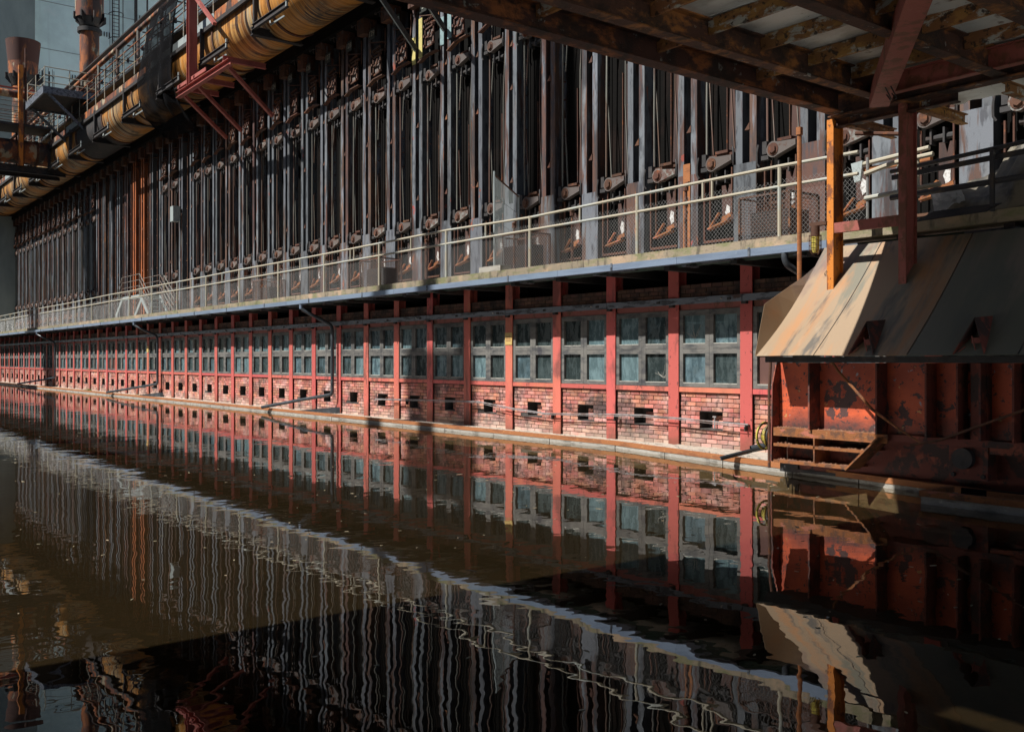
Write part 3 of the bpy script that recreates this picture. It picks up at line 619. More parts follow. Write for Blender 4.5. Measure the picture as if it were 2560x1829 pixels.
# ------------------------------------------------------------------ oven doors
def make_door():
    t = thing('coke_oven_front', 'oven door', 'coke oven', (0, YO, 3.6), 'coke oven doors with lever latches')
    y = YO
    P = lambda px, dy, z: (px, y + dy, z)
    q = MB(); q.box(-.36,.36,y+.36,y+.60,4.15,12.05); q.build('door_body', m_soot_shade, t)
    q = MB(); q.box(-.44,-.37,y+.34,y+.62,4.0,12.2); q.box(.37,.44,y+.34,y+.62,4.0,12.2); q.build('door_frame', m_soot_shade, t)
    # tapered stiffener plate, wide at the latches and narrow in the middle, lower and upper
    q = MB(); q.prism([P(.16,.22,6.1),P(.47,.22,6.1),P(.34,.22,8.8),P(.26,.22,8.8)], (0,.02,0))
    q.build('stiffener', m_doorplate, t)
    q = MB(); q.box(.145,.165,y+.18,y+.24,6.05,8.6); q.build('rib', m_rust, t)
    q = MB(); q.tube([P(-.30,.08,5.75),P(-.31,.08,7.2),P(-.30,.08,9),P(-.31,.08,10.4)], .024, 7); q.build('push_rod', m_rod, t)
    q = MB(); q.beam(P(-.14,.10,6.1),P(-.29,.13,7.9),.022,.03); q.beam(P(-.13,.10,10.4),P(-.27,.13,9.1),.022,.03)
    q.beam(P(.44,.10,6.15),P(.30,.13,7.8),.022,.03); q.beam(P(.30,.13,7.8),P(.30,.13,9.0),.022,.03); q.beam(P(.30,.13,9.0),P(.43,.10,10.5),.022,.03); q.build('spring_strap', m_rod, t)
    for z, nm in ((5.88, 'lower'), (10.48, 'upper')):
        o_ = []
        n = 12
        for i in range(n): a = math.pi*.30 + (2*math.pi - math.pi*.60)*i/(n-1); o_.append(P(-.08 + .165*math.cos(a), -.05, z + .165*math.sin(a)))
        o_ += [P(.46,-.05,z-.00), P(.46,-.05,z+.11)]
        lv = MB().prism(o_, (0,.15,0)).build('latch_lever', m_lever, t)
        h = MB(); h.tube([P(-.08,-.10,z),P(-.08,-.052,z)], .085, 6, smooth=False); h.tube([P(-.08,-.062,z),P(-.08,-.045,z)], .13, 14); h.build('hex_nut', m_rust, lv)
        q = MB(); q.tube([P(-.47,-.02,z+.20),P(-.49,-.04,z+.05),P(-.49,-.04,z-.18),P(-.45,-.02,z-.26)], .024, 6); q.build('latch_hook', m_darkiron, t); q = MB(); q.tube([P(.46,0,z+.28),P(.50,-.03,z+.20),P(.50,-.03,z-.05),P(.48,0,z-.10)], .022, 6); q.build('latch_hook', m_darkiron, t); q = MB()
        q.box(-.36,-.25,y-.04,y+.10,z-.02,z+.24); q.box(-.38,-.20,y-.05,y+.08,z-.14,z-.05); q.build('rod_socket', m_darkiron, t)
        q = MB(); q.box(-.32,.42,y+.05,y+.30,z+.14,z+.20); q.box(-.02,.32,y+.0,y+.2,z+.20,z+.26) ; q.build('latch_bar', m_rust, t)
        q = MB(); q.tube([P(-.12,.12,z-.32),P(.38,.12,z-.32)], .06, 8)
        for xx in (-.02,.22): q.box(xx,xx+.035,y+.02,y+.2,z-.44,z-.17)
        q.build('spring_box', m_darkiron, t)
    q = MB(); q.box(-.20,-.17,y+.02,y+.06,4.45,5.72); q.box(.40,.43,y+.02,y+.06,4.75,5.75); q.build('guide_bar', m_rust, t)
    q = MB(); q.box(-.33,-.30,y-.02,y+.03,4.22,5.6); q.box(-.33,.5,y-.02,y+.03,4.19,4.24); q.build('guard_frame', m_rust, t)
    q = MB(); q.prism([P(.10,.10,4.62),P(.40,.10,4.62),P(.40,.10,5.45),P(.30,.10,5.45),P(.25,.10,5.25),P(.20,.10,5.45),P(.10,.10,5.45)], (0,.03,0)); hp = q.build('patch_plate', m_doorplate, t)
    q = MB(); n = 10
    q.prism([P(.265 + .075*math.cos(a)*(1.0 if i % 2 else .74), .085, 4.86 + .17*math.sin(a)*(1 if i % 2 else .8)) for i, a in enumerate([2*math.pi*i/n for i in range(n)])], (0,.012,0)); q.build('limewash_patch', m_white, hp)
    q = MB(); q.beam(P(-.16,-.02,4.44),P(.40,-.02,4.56),.16,.035,(0,0,1)); q.beam(P(-.16,-.02,4.45),P(.16,-.06,4.74),.06,.03); q.beam(P(.16,0,4.60),P(.42,0,4.68),.02,.09); q.build('foot_bracket', m_ledge_rust, t)
    q = MB(); q.box(-.45,.52,y+.12,y+.42,3.72,3.95); q.build('sill_casting', m_doorplate, t)
    # leveller hatch frame high up
    z = 11.62; q = MB()
    for a, b in (((-.22,-.06,z-.30),(-.22,-.06,z+.32)),((.25,-.06,z-.28),(.25,-.06,z+.30)),((-.26,-.06,z+.20),(.30,-.06,z+.28)),((-.26,-.06,z-.06),(.10,-.10,z-.02)),((-.26,-.06,z-.36),(.30,-.06,z-.30)),((.02,-.12,z-.10),(.12,-.10,z+.12))):
        q.beam((a[0],y+a[1],a[2]),(b[0],y+b[1],b[2]),.045,.045)
    for i in range(6): q.box(-.24+i*.09,-.20+i*.09,y-.10,y-.02,z+.42+i*.012,z+.50+i*.012)
    q.box(-.26,.32,y-.04,y+.02,z+.36,z+.42)
    for sx in (-.24,.24):
        for sz in (-.3,.0,.3): q.box(sx-.035,sx+.035,y-.13,y-.08,z+sz-.035,z+sz+.035)
    lh = q.build('hatch_frame', m_rust, t)
    MB().box(-.17,.20,y-.03,y+.02,z-.28,z+.18).build('hatch_plate', m_lever, lh)
    q = MB(); q.beam(P(-.5,-.10,10.95),P(.02,-.16,11.06),.14,.04); q.beam(P(.02,-.16,11.06),P(.52,-.10,11.12),.16,.03); q.build('deflector_strip', m_rust, t)
    MB().tube([P(-.04,-.02,10.62),P(-.03,-.02,11.25)], .014, 5).build('link_rod', m_rod, t)
    q = MB()
    for i in range(18): z = 4.1 + i*.47; q.box(.455,.50,y+.26,y+.31,z,z+.035); q.box(-.50,-.455,y+.26,y+.31,z+.1,z+.135)
    tag(q.build('frame_bolt', m_rust, t), kind='stuff')
    return t
proto = make_door(); used = False
SKIP = {19,22,23,24,25,26,27,28,29}
for k in range(-7, 47):
    if k in SKIP: continue
    x = (CX[k] + CX[k+1])/2
    if not used: used = True; proto.location.x = x; WL[proto].x = x; d = proto
    else:
        d = copy_tree(proto); d.location.x = x; WL[d] = Vector((x, YO, 3.6))
        for ch in d.children:
            WL[ch] = WL[d] + ch.location
            if ch.name.startswith('latch_lever'): ch.rotation_euler.y = rr.uniform(-.07,.07); ch.location.z += rr.uniform(-.05,.05)
            elif ch.name.startswith(('push_rod','spring_strap','rib')): ch.rotation_euler.y = rr.uniform(-.006,.006); ch.location.x += rr.uniform(-.02,.02)
            elif ch.name.startswith(('hatch_frame','foot_bracket','deflector_strip')): ch.rotation_euler.y = rr.uniform(-.05,.05); ch.location.z += rr.uniform(-.06,.06)
            elif ch.name.startswith('patch_plate'): ch.location.z += rr.uniform(-.06,.06); ch.rotation_euler.y = rr.uniform(-.05,.05)
    if k == 3: lb = 'oven door directly behind the leaning mesh fence panel'
    elif k < 3:
        n = 3 - k
        lb = f'oven door, {ORD[n-1]} bay right of the mesh fence panel, white patch low down'
    elif k < 19: lb = f'rusted oven door with latch levers, {ORD[k-4]} bay left of the mesh fence panel'
    elif k < 22: lb = f'oven door beside the pale lamp box, the {"nearer" if k == 20 else "farther"} of two'
    else: lb = f'distant oven door in the far row beyond the orange columns, {ORD[k-30]} from the right'
    d['label'] = lb
    d.scale.x = 1.0 if k < 12 else .94
    if k % 7 == 4:    # greenish hatch levers here and there come from the material's own scatter
        pass
# bays without doors: plain plates with thin standpipes
q0 = None
for k in sorted(SKIP):
    x = (CX[k] + CX[k+1])/2
    q = MB(); q.tube([(x+.1,YO+.05,4.2),(x+.1,YO+.05,12.2)], .03, 6)
    for i in range(9): q.box(x-.02,x+.1,YO+.03,YO+.06,4.8+i*.85,4.84+i*.85)
    q.build('standpipe', m_rust, bat)
# loose rust plank with slots between two columns
x = (CX[-1]); t = MB(); t.box(CX[-1]-.10-.0, CX[-1]+.10, YO-.035, YO-.012, 3.61, 6.0)
o = t.build('rusty_plank', m_rail_rust); tag(o, 'orange rusty flat bar standing between two buckstays behind the chain-link', 'steel bar')
for z in (4.9, 5.06, 5.2): c_ = MB().box(CX[-1]-.045, CX[-1]+.045, YO-.042, YO-.037, z, z+.045).build('slot', m_soot_shade, o)
# lamp box on a column
x = CX[20]+.0; lb_ = thing('wall_lamp', 'small pale box lamp fixed to a far oven column', 'lamp', (x, YO-.2, 8.6))
MB().box(x-.22,x+.22,YO-.45,YO-.1,8.5,9.25).build('housing', m_galv, lb_); MB().tube([(x+.3,YO-.06,4),(x+.3,YO-.06,8.9)], .03, 6).build('conduit', m_rod, lb_)
# pale struts fixed to two columns
for i, (k, mt, ln) in enumerate(((6, m_yellow, 'long pale galvanised strut sloping down to a column with a yellow primer patch'), (5, m_bluegrey, 'short pale blue strut sloping down to a column, right of the longer one'))):
    x = CX[k] + .05; zt = 11.35 if i == 0 else 11.55
    t = thing('diagonal_strut', ln, 'strut', (x, YO-.1, zt))
    a = Vector((x-.02, YO-.10, zt)); b = a + Vector((.75, -2.6, 2.0))
    MB().beam(a, b, .17, .02, (0,-1,.3)).build('flange', m_galv, t); MB().beam(a + Vector((.09,0,.05)), b + Vector((.09,0,.05)), .02, .14, (0,-.6,1)).build('web', m_darkiron, t)
    q = MB(); q.box(x-.30,x-.10,YO-.035,YO-.012,zt-.35,zt+.5); q.box(x+.10,x+.30,YO-.035,YO-.012,zt-.25,zt+1.0); q.build('painted_foot', mt, t)

# ================================================================== HANDRAIL AND CHAIN-LINK
YR = 12.76
rl = thing('walkway_railing', 'cream painted handrail with chain-link netting along the walkway edge', 'railing', (-40, YR, 3.6))
RX = [-1.2475*YR + .2495*YR*i for i in range(-22, 6)]
RX = [x for x in RX if x < -8.9]
dzs = {round(x,3): rr.uniform(-.018,.018) for x in RX}
ptsT, ptsM = [], []
xs_ = sorted(RX)
for x in [-90] + xs_ + [-8.15]:
    d = dzs.get(round(x,3), 0); bend = .05 if (-18.2 < x < -15) else 0
    ptsT.append((x, YR, 4.72 + d - bend)); ptsM.append((x, YR, 4.40 + d*.6))
MB().tube(ptsT, .027, 8).build('top_rail', m_handrail, rl); MB().tube(ptsM, .026, 8).build('middle_rail', m_handrail, rl)
for x in xs_:
    d = dzs[round(x,3)]
    MB().tube([(x, YR, 3.585), (x, YR, 4.70 + d)], .032, 8).build('rail_post', m_handrail, rl)
    for o_ in ((.5, .565) if rr.random() < .35 else (.5,)):
        MB().tube([(x+3.18*o_, YR, 4.40), (x+3.18*o_, YR, 4.71)], .022, 7).build('baluster', m_handrail, rl) if x+3.18*o_ < -8.3 else None
def netting(x0, x1, name):
    q = MB(); p = .078; z0, z1 = 3.615, 4.50; r = .0036
    def pt(x, z): 
        return (x + .012*noise.noise((x*.9, z*2, 5)), YR + .02 + .03*noise.noise((x*1.3, z*1.5, 1)), z + .02*noise.noise((x*.7, 0, 8)) * (z - z0))
    n = int((x1-x0)/p)
    for i in range(-12, n):
        for sg in (1, -1):
            a = x0 + i*p + (0 if sg > 0 else z1 - z0); P = []
            m = 6
            for j in range(m+1):
                z = z0 + (z1-z0)*j/m + (rr.uniform(-.02,.03) if j == m else 0); x = a + sg*(z-z0)
                if x0 <= x <= x1: P.append(pt(x, z))
            if len(P) > 1: q.tube(P, .0021 if x0 > -40 else .0017, 3, caps=False, smooth=False)
    o = q.build(name, m_wire, rl); tag(o, kind='stuff')
netting(-30.0, -8.0, 'chain_link'); netting(-89, -30.02, 'chain_link')
# right-hand stretch behind the machine
r2 = thing('upper_railing', 'cream handrail stretch on the walkway between the orange deck post and the second post', 'railing', (-7.3, 12.8, 3.6))
MB().tube([(-8.05,12.78,4.38),(-7.6,12.78,4.47),(-7.0,12.78,4.50)], .034, 8).build('top_rail', m_handrail, r2)
MB().tube([(-8.05,12.78,4.02),(-6.9,12.78,4.07)], .034, 8).build('middle_rail', m_handrail, r2)
MB().tube([(-7.25,12.80,4.04),(-7.25,12.80,4.46)], .034, 8).build('rail_post', m_handrail, r2); MB().tube([(-8.02,12.80,3.6),(-8.02,12.80,4.62)], .022, 8).build('rail_post', m_wire, r2)
MB().tube([(-7.52,12.80,4.04),(-7.52,12.80,4.44)], .030, 8).build('rail_post', m_handrail, r2)
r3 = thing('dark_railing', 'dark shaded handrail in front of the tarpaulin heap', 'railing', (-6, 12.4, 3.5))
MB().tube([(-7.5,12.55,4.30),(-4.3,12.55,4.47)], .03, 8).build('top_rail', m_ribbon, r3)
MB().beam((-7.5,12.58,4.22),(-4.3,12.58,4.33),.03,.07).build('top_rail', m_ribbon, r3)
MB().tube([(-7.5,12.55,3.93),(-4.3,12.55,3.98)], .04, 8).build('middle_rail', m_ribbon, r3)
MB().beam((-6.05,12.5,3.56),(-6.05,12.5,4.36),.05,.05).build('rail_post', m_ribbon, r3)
q = MB(); q.prism([(-6.95,12.22,3.50),(-5.98,12.22,3.52),(-5.98,12.60,3.66),(-6.9,12.60,3.66)], (0,.01,.015)); tag(q.build('toe_plate', m_darkiron, r3), 'tilted dark toe plate with a rusty edge')
# mesh fence panel leaning across the walkway
fp = thing('mesh_fence_panel', 'galvanised mesh fence panel standing slantwise on the walkway', 'fence panel', (-17.44, 12.95, 3.6))
a = Vector((-17.44,12.95,0)); b = Vector((-19.3,15.1,0)); d_ = (b-a)
for p, z1 in ((a, 5.9), (b, 5.85)): MB().tube([(p.x,p.y,3.6),(p.x,p.y,z1)], .024, 8).build('frame_post', m_galv, fp)
q = MB(); q.tube([(a.x,a.y,5.82),(b.x,b.y,5.80)], .02, 8); q.tube([(a.x,a.y,3.72),(b.x,b.y,3.72)], .02, 8); q.build('frame_rail', m_rust, fp)
q = MB()
for i in range(1, 44): p = a + d_*i/44; q.tube([(p.x,p.y,3.72),(p.x,p.y,5.82)], .003, 4, caps=False)
for z in (4.25, 4.8, 5.35): q.tube([(a.x,a.y,z),(b.x,b.y,z)], .004, 4)
tag(q.build('mesh_wire', m_galv, fp), kind='stuff')
tag(MB().box(-17.75,-16.95,12.75,13.05,3.602,3.74).build('fence_foot', m_conc), 'small concrete foot under the mesh fence panel', 'concrete block')
# rusty mesh cages on the walkway
def cage(x0, x1, y0, y1, z1, label):
    t = thing('wire_cage', label, 'cage', ((x0+x1)/2, (y0+y1)/2, 3.6), 'rusty wire cages on the walkway'); q = MB()
    c8 = [(x0,y0),(x1,y0),(x1,y1),(x0,y1)]
    for i in range(4):
        (ax,ay),(bx,by) = c8[i], c8[(i+1)%4]; q.beam((ax,ay,3.6),(ax,ay,z1),.035,.035)
        for z in (3.64, z1): q.beam((ax,ay,z),(bx,by,z),.035,.035)
    q.build('cage_frame', m_rust, t); q = MB()
    for i in range(4):
        (ax,ay),(bx,by) = c8[i], c8[(i+1)%4]; n = int(math.hypot(bx-ax,by-ay)/.05)
        for j in range(n): f = j/n; q.beam((ax+(bx-ax)*f,ay+(by-ay)*f,3.64),(ax+(bx-ax)*f,ay+(by-ay)*f,z1),.005,.005)
        for j in range(int((z1-3.64)/.05)): q.beam((ax,ay,3.64+.05*j),(bx,by,3.64+.05*j),.005,.005)
    tag(q.build('cage_wire', m_rust, t), kind='stuff')
    MB().box(x0+.12,x1-.12,y0+.15,y1-.1,3.602,z1-.25).build('enclosed_valve', m_darkiron, t)
cage(-18.3,-17.1,13.6,14.3,4.55,'rusty wire cage beside the mesh fence panel'); cage(-10.95,-9.9,13.5,14.3,4.47,'rusty wire cage at the right end of the chain-link')
cage(-25.4,-24.2,13.9,14.6,4.58,'rusty wire cage in the middle stretch of the walkway'); cage(-33.4,-32.2,13.9,14.6,4.5,'rusty wire cage farther left with a pale cap')
# rusty taps standing on the rail line
for i, (x, y, z) in enumerate(((-16.9,13.1,4.62),(-14.95,13.1,4.66),(-11.75,13.0,4.72),(-17.7+6.3-9.1,13.1,4.6),(-26.0,13.1,4.62),(-29.2,13.1,4.62))):
    t = MB(); t.tube([(x,y,3.6),(x,y,z)], .028, 7); t.tube([(x,y,z-.05),(x,y,z+.05)], .05, 8); t.tube([(x-.02,y-.02,z+.05),(x+.12,y-.05,z+.07)], .03, 6)
    tag(t.build('standpipe_tap', m_rust), f'rusty standpipe tap behind the handrail, {ORD[[2,1,0,3,4,5][i]]} from the right', 'tap', 'standpipe taps along the walkway')
# stile stairs over the rails
st = thing('stile_stairs', 'white steel stile stairs with railings on the walkway below the orange columns', 'stairs', (-45, 14, 3.6))
q = MB()
for y in (13.7, 14.6):
    q.beam((-49.0,y,4.62),(-46.2,y,4.62),.03,.16); q.beam((-46.2,y,4.66),(-44.8,y,3.62),.03,.18); q.beam((-49.0,y,4.66),(-50.4,y,3.62),.03,.18)
q.build('stringer', m_galv, st)
q = MB()
for i in range(5):
    f = (i+.5)/5; q.box(-46.2+1.4*f-.12,-46.2+1.4*f+.12,13.7,14.6,4.60-1.0*f,4.63-1.0*f)
q.box(-49,-46.2,13.7,14.6,4.69,4.72); q.build('tread', m_galv, st)
for y in (13.68, 14.62):
    q = MB()
    for dz in (1.05,.78,.5,.25): q.tube([(-50.4,y,3.65+dz),(-49.0,y,4.62+dz),(-46.2,y,4.62+dz),(-44.8,y,3.65+dz)], .018, 6)
    for x, z in ((-50.2,3.75),(-49,4.62),(-46.2,4.62),(-44.8,3.65),(-47.6,4.62)): q.tube([(x,y,z),(x,y,z+1.05)], .022, 6)
    q.build('stair_railing', m_rod, st)
q = MB()
for dz in (1.05,.78,.5,.25): q.tube([(-42.75,13.7,4.3+dz),(-41.4,13.7,3.45+dz)], .02, 6)
q.tube([(-42.75,13.7,4.0),(-42.75,13.7,5.35)], .022, 6); q.tube([(-41.4,13.7,3.6),(-41.4,13.7,4.5)], .022, 6)
q.build('lower_handrail', m_rod, st)
MB().box(-47.9,-47.75,13.66,13.70,3.6,4.6).build('stair_leg', m_galv, st)

# ================================================================== GAS MAIN ABOVE THE OVENS
gm = thing('gas_collecting_main', 'large gas collecting main with orange and yellow rust streaks above the ovens', 'pipe', (-40, 15.3, 13.6))
PY, PZ, PRr = 15.27, 14.62, 1.12
def u_shell(x0, x1, g_, top):
    pr = [(PY-PRr-g_, top), (PY-PRr-g_, PZ)] + [(PY-(PRr+g_)*math.cos(a), PZ-(PRr+g_)*math.sin(a)) for a in [math.pi*i/24 for i in range(1,24)]] + [(PY+PRr+g_, PZ), (PY+PRr+g_, top)]
    q = MB(); n = len(pr); q.add([(x0,y,z) for y,z in pr] + [(x1,y,z) for y,z in pr], [(i, i+1, i+1+n, i+n) for i in range(n-1)], True)
    q.add([(x0,y,z) for y,z in pr], [tuple(range(n))]); q.add([(x1,y,z) for y,z in pr], [tuple(range(n))[::-1]]); q.add([(x0,)+pr[0],(x1,)+pr[0],(x1,)+pr[-1],(x0,)+pr[-1]], [(0,1,2,3)])
    return q
u_shell(-92, -27, 0, 15.4).build('main_pipe', m_mainpipe, gm)
for x in [-27.2 - 5.45*k for k in range(12)]:
    u_shell(x-.07, x+.07, .045, 15.0).build('pipe_flange', m_rust, gm)
    q = MB(); q.ibeam((x-.9,13.9,13.62),(x-.9,17.0,13.62),.25,.30,.02,.03); q.build('support_bracket', m_darkiron, gm)
    q = MB(); q.ibeam((x-.9,13.95,13.75),(x+2.1,13.95,13.75),.12,.22,.014,.02); q.build('outrigger_beam', m_darkiron, gm)
    q = MB(); q.box(x-1.0,x-.86,13.98,14.12,13.8,15.2); q.build('hanger_post', m_darkiron, gm)
    q = MB(); q.box(x+2.0,x+2.08,13.9,13.96,13.64,14.0); q.beam((x+.3,14.1,13.55),(x+.8,14.6,13.95),.05,.05); q.beam((x+.3,14.1,13.55),(x-.2,14.3,13.9),.04,.04); q.build('hanger', m_galv, gm)
q = MB(); q.box(-92,-26.8,14.00,14.13,14.98,15.14); q.box(-92,-26.8,14.16,17,15.95,16.02); q.build('edge_beam', m_darkiron, gm)
u_shell(-60.2, -54.6, .012, 15.0).build('dark_band', m_darkiron, gm)  # darker band round the pipe below the stack platform
x = -27
while x > -91: MB().box(x-2.7+.02,x,14.09,14.13,15.15,15.55+rr.uniform(-.04,.04)).build('parapet_plate', m_stack if rr.random()<.4 else m_galv, gm); x -= 2.7
gr = thing('main_railing', 'rusty handrail and thin overhead pipe running along the top of the gas main', 'railing', (-40, 14.1, 15.6))
q = MB()
for z in (16.1, 16.55, 17.0): q.tube([(-92,14.05,z),(-28,14.05,z)], .03 if z > 16.9 else .022, 7)
q.build('rail', m_stack, gr)
for i in range(36): MB().tube([(-29-1.75*i,14.05,15.5),(-29-1.75*i,14.05,17.02)], .025, 6).build('rail_post', m_handrail, gr)
MB().tube([(-92,14.5,18.0),(-28,14.5,18.0)], .13, 12).build('overhead_pipe', m_stack, gr)
MB().beam((-92,14.45,18.3),(-28,14.45,18.3),.25,.06).build('overhead_channel', m_darkiron, gr)
for i in range(17): MB().tube([(-31-3.6*i,14.45,15.5),(-31-3.6*i,14.45,18.0)], .085, 8).build('pipe_post', m_rod, gr)
q = MB()
for i in range(8):
    q.tube([(-92,14.2+.2*i,16.9+.22*(i%4)),(-28,14.2+.2*i,16.9+.22*(i%4))], .02, 5)
for i in range(24):
    x = -30-2.5*i; q.beam((x,14.2,17.4),(x,16.0,17.4),.05,.05); q.tube([(x,14.5,17.0),(x,14.5,17.7)],.03,6)
    q.box(x-.05,x+.05,14.9,15.0,17.3,17.55); q.box(x+.6,x+.7,15.3,15.4,17.0,17.3)
tag(q.build('valve_pipework', m_darkiron, gr), kind='stuff')
# netting draped over the main
q = MB()
def nf(u, v):
    x = -46.6 + 4.3*u + .35*math.sin(v*3)*(u-.5)
    prof = [(14.3,18.0),(14.0,16.6),(13.85,15.2),(13.9,14.2),(14.2,13.3),(14.8,12.6),(15.3,12.2)]
    s_ = v*(len(prof)-1.001); i = int(s_); f = s_-i; y = prof[i][0]*(1-f)+prof[i+1][0]*f; z = prof[i][1]*(1-f)+prof[i+1][1]*f
    z -= (.0 if u > .35 else (.35-u)*1.4)*(1-v); z -= .9*v*max(0,(u-.45))
    return (x, y - .10*math.sin(u*19+v*2) - .10*noise.noise((u*6,v*4,2)), z)
q.grid(nf, 40, 34, th=.012); tag(q.build('debris_netting', m_net), 'black debris netting draped over the streaked gas main', 'netting')
# vent stacks
def stack(x, y, z0, parts_, label, mname='vent_stack'):
    t = thing(mname, label, 'vent stack', (x, y, z0))
    for nm, za, ra, zb, rb, mt in parts_:
        q = MB(); q.tube([(x,y,za),(x,y,(za+zb)/2),(x,y,zb)], [ra,(ra+rb)/2,rb], 28); q.build(nm, mt, t)
    return t
s2 = stack(-61.6, 15.3, 15.9, [('pipe',15.85,.56,21.4,.55,m_stack),('base_collar',17.1,.78,17.5,.72,m_rust),('ring',21.35,.68,21.6,.68,m_darkiron),('taper',21.7,.55,22.2,.76,m_darkiron),('sleeve',22.2,.80,31,.84,m_stack)],
   'tall rusted vent stack rising out of the frame behind the railed platform')
for i in range(8):
    a = i*math.pi/4; MB().prism([(-61.6+.55*math.cos(a),15.3+.55*math.sin(a),21.8),(-61.6+.92*math.cos(a),15.3+.92*math.sin(a),22.1),(-61.6+.92*math.cos(a),15.3+.92*math.sin(a),22.5),(-61.6+.80*math.cos(a),15.3+.80*math.sin(a),22.5)], (.03,.03,0)).build('gusset', m_darkiron, s2)
s1 = stack(-80.8, 15.3, 15.9, [('pipe',15.85,.78,23.0,.76,m_stack),('taper',22.4,.80,23.2,1.10,m_darkiron),('rust_band',23.2,1.03,24.2,1.05,m_stack),('flare',24.2,1.055,25.85,1.22,m_flare)],
   'short rusted vent stack with a wide dark funnel top at the far left')
for i in range(8):
    a = i*math.pi/4; MB().prism([(-80.8+.8*math.cos(a),15.3+.8*math.sin(a),22.5),(-80.8+1.25*math.cos(a),15.3+1.25*math.sin(a),22.9),(-80.8+1.25*math.cos(a),15.3+1.25*math.sin(a),23.35),(-80.8+1.04*math.cos(a),15.3+1.04*math.sin(a),23.35)], (.03,.03,0)).build('gusset', m_darkiron, s1)
# platform round the taller stack
pf = thing('stack_platform', 'railed service platform jutting out around the tall vent stack', 'platform', (-60.5, 14, 16.5))
MB().box(-62.6,-58.2,12.1,15.9,16.55,16.72).build('platform_floor', m_darkiron, pf)
MB().box(-62.7,-62.6,12.0,15.9,16.45,16.95).build('edge_channel', m_steel_rail, pf); MB().box(-62.6,-58.1,12.0,12.1,16.45,16.85).build('edge_channel', m_steel_rail, pf)
MB().box(-58.2,-58.1,12.1,15.9,16.45,16.85).build('edge_channel', m_steel_rail, pf)
q = MB()
for z in (17.1,17.5,17.95): q.tube([(-62.6,15.8,z),(-62.6,12.1,z),(-58.2,12.1,z),(-58.2,15.8,z)], .03, 6)
q.build('platform_rail', m_handrail, pf)
for x, y in ((-62.6,12.1),(-62.6,13.3),(-62.6,14.6),(-60.4,12.1),(-58.2,12.1),(-58.2,13.4),(-58.2,14.8)): MB().tube([(x,y,16.7),(x,y,17.97)], .03, 6).build('platform_post', m_handrail, pf)
for x in (-62.4,-58.3): MB().beam((x,12.3,16.5),(x,14.4,14.6),.1,.14).build('platform_brace', m_steel_rail, pf)
q = MB(); q.tube([(-61.5,13.0,16.8),(-61.5,13.0,17.5)],.3,12); q.tube([(-60.2,12.7,16.9),(-59.0,12.7,16.9)],.16,10); q.box(-60.2,-59.6,14.2,14.8,16.8,17.6); q.build('valve_block', m_rust, pf)
# crossover pipe and its bridge
cb = thing('pipe_bridge', 'rusted pipe bridge crossing over the pool at the far left', 'pipe bridge', (-67, 5, 14))
MB().tube([(-67,-6,14.75),(-67,14.3,14.75)], .74, 28).build('crossover_pipe', m_stack, cb)
for y in (-2, 3.5, 9, 13.4): MB().tube([(-67,y-.07,14.75),(-67,y+.07,14.75)], .80, 28).build('pipe_flange', m_rust, cb)
for x in (-66.2,-67.8): MB().ibeam((x,-6,13.55),(x,15,13.55),.2,.45,.02,.03).build('bridge_girder', m_darkiron, cb)
MB().box(-68.2,-65.8,-6,14.1,16.15,16.3).build('bridge_floor', m_darkiron, cb)
for x in (-65.8,-68.2):
    q = MB()
    for z in (16.6,16.95,17.3,17.6): q.tube([(x,-6,z),(x,13.9,z)], .026, 6)
    q.build('bridge_rail', m_rod, cb)
    for i in range(14): MB().tube([(x,-5.5+1.5*i,16.3),(x,-5.5+1.5*i,17.62)], .026, 6).build('bridge_post', m_rod, cb)
for y in [12.5-2.6*i for i in range(7)]:
    for x in (-65.9,-68.1): MB().beam((x,y,13.7),(x,y,16.2),.09,.09).build('bridge_stanchion', m_rust, cb)
MB().tube([(-66.4,-6,18.2),(-66.4,14,18.2)], .24, 14).build('upper_pipe', m_stack, cb)
MB().beam((-66.6,-6,18.62),(-66.6,14,18.62),.16,.08).build('upper_channel', m_redsteel, cb)
MB().box(-66.0,-65.7,12.2,12.45,13.7,19.9).build('orange_post', m_deckorange, cb)
MB().tube([(-65.8,12.6,16.3),(-65.8,12.6,21.0)], .07, 8).build('vent_rod', m_rust, cb)
# red hanging platform
rp = thing('red_steel_gantry', 'faded red steel post and bracket platform hung in front of the gas main', 'gantry', (-38, 14, 12.8))
MB().ibeam((-39.0,13.62,12.85),(-39.0,13.62,21.5),.34,.30,.02,.03,(1,0,0)).build('gantry_post', m_redsteel, rp)
MB().ibeam((-40.6,13.6,12.75),(-34.8,13.6,12.75),.2,.24,.015,.02).build('gantry_beam', m_redsteel, rp); pass
for x in (-40.2,-38.5,-35.3): MB().ibeam((x,13.5,12.98),(x,15.2,12.98),.14,.2,.012,.018).build('gantry_crossbeam', m_redsteel, rp); MB().beam((x,13.7,12.7),(x-1.2,16.0,11.45),.12,.14).build('gantry_brace', m_redsteel, rp)
MB().beam((-38.95,13.6,16.6),(-36.4,13.6,14.6),.14,.12).build('gantry_brace', m_redsteel, rp); MB().beam((-40.5,13.55,13.05),(-37.2,13.55,13.05),.04,.14).build('kick_plate', m_redsteel, rp)

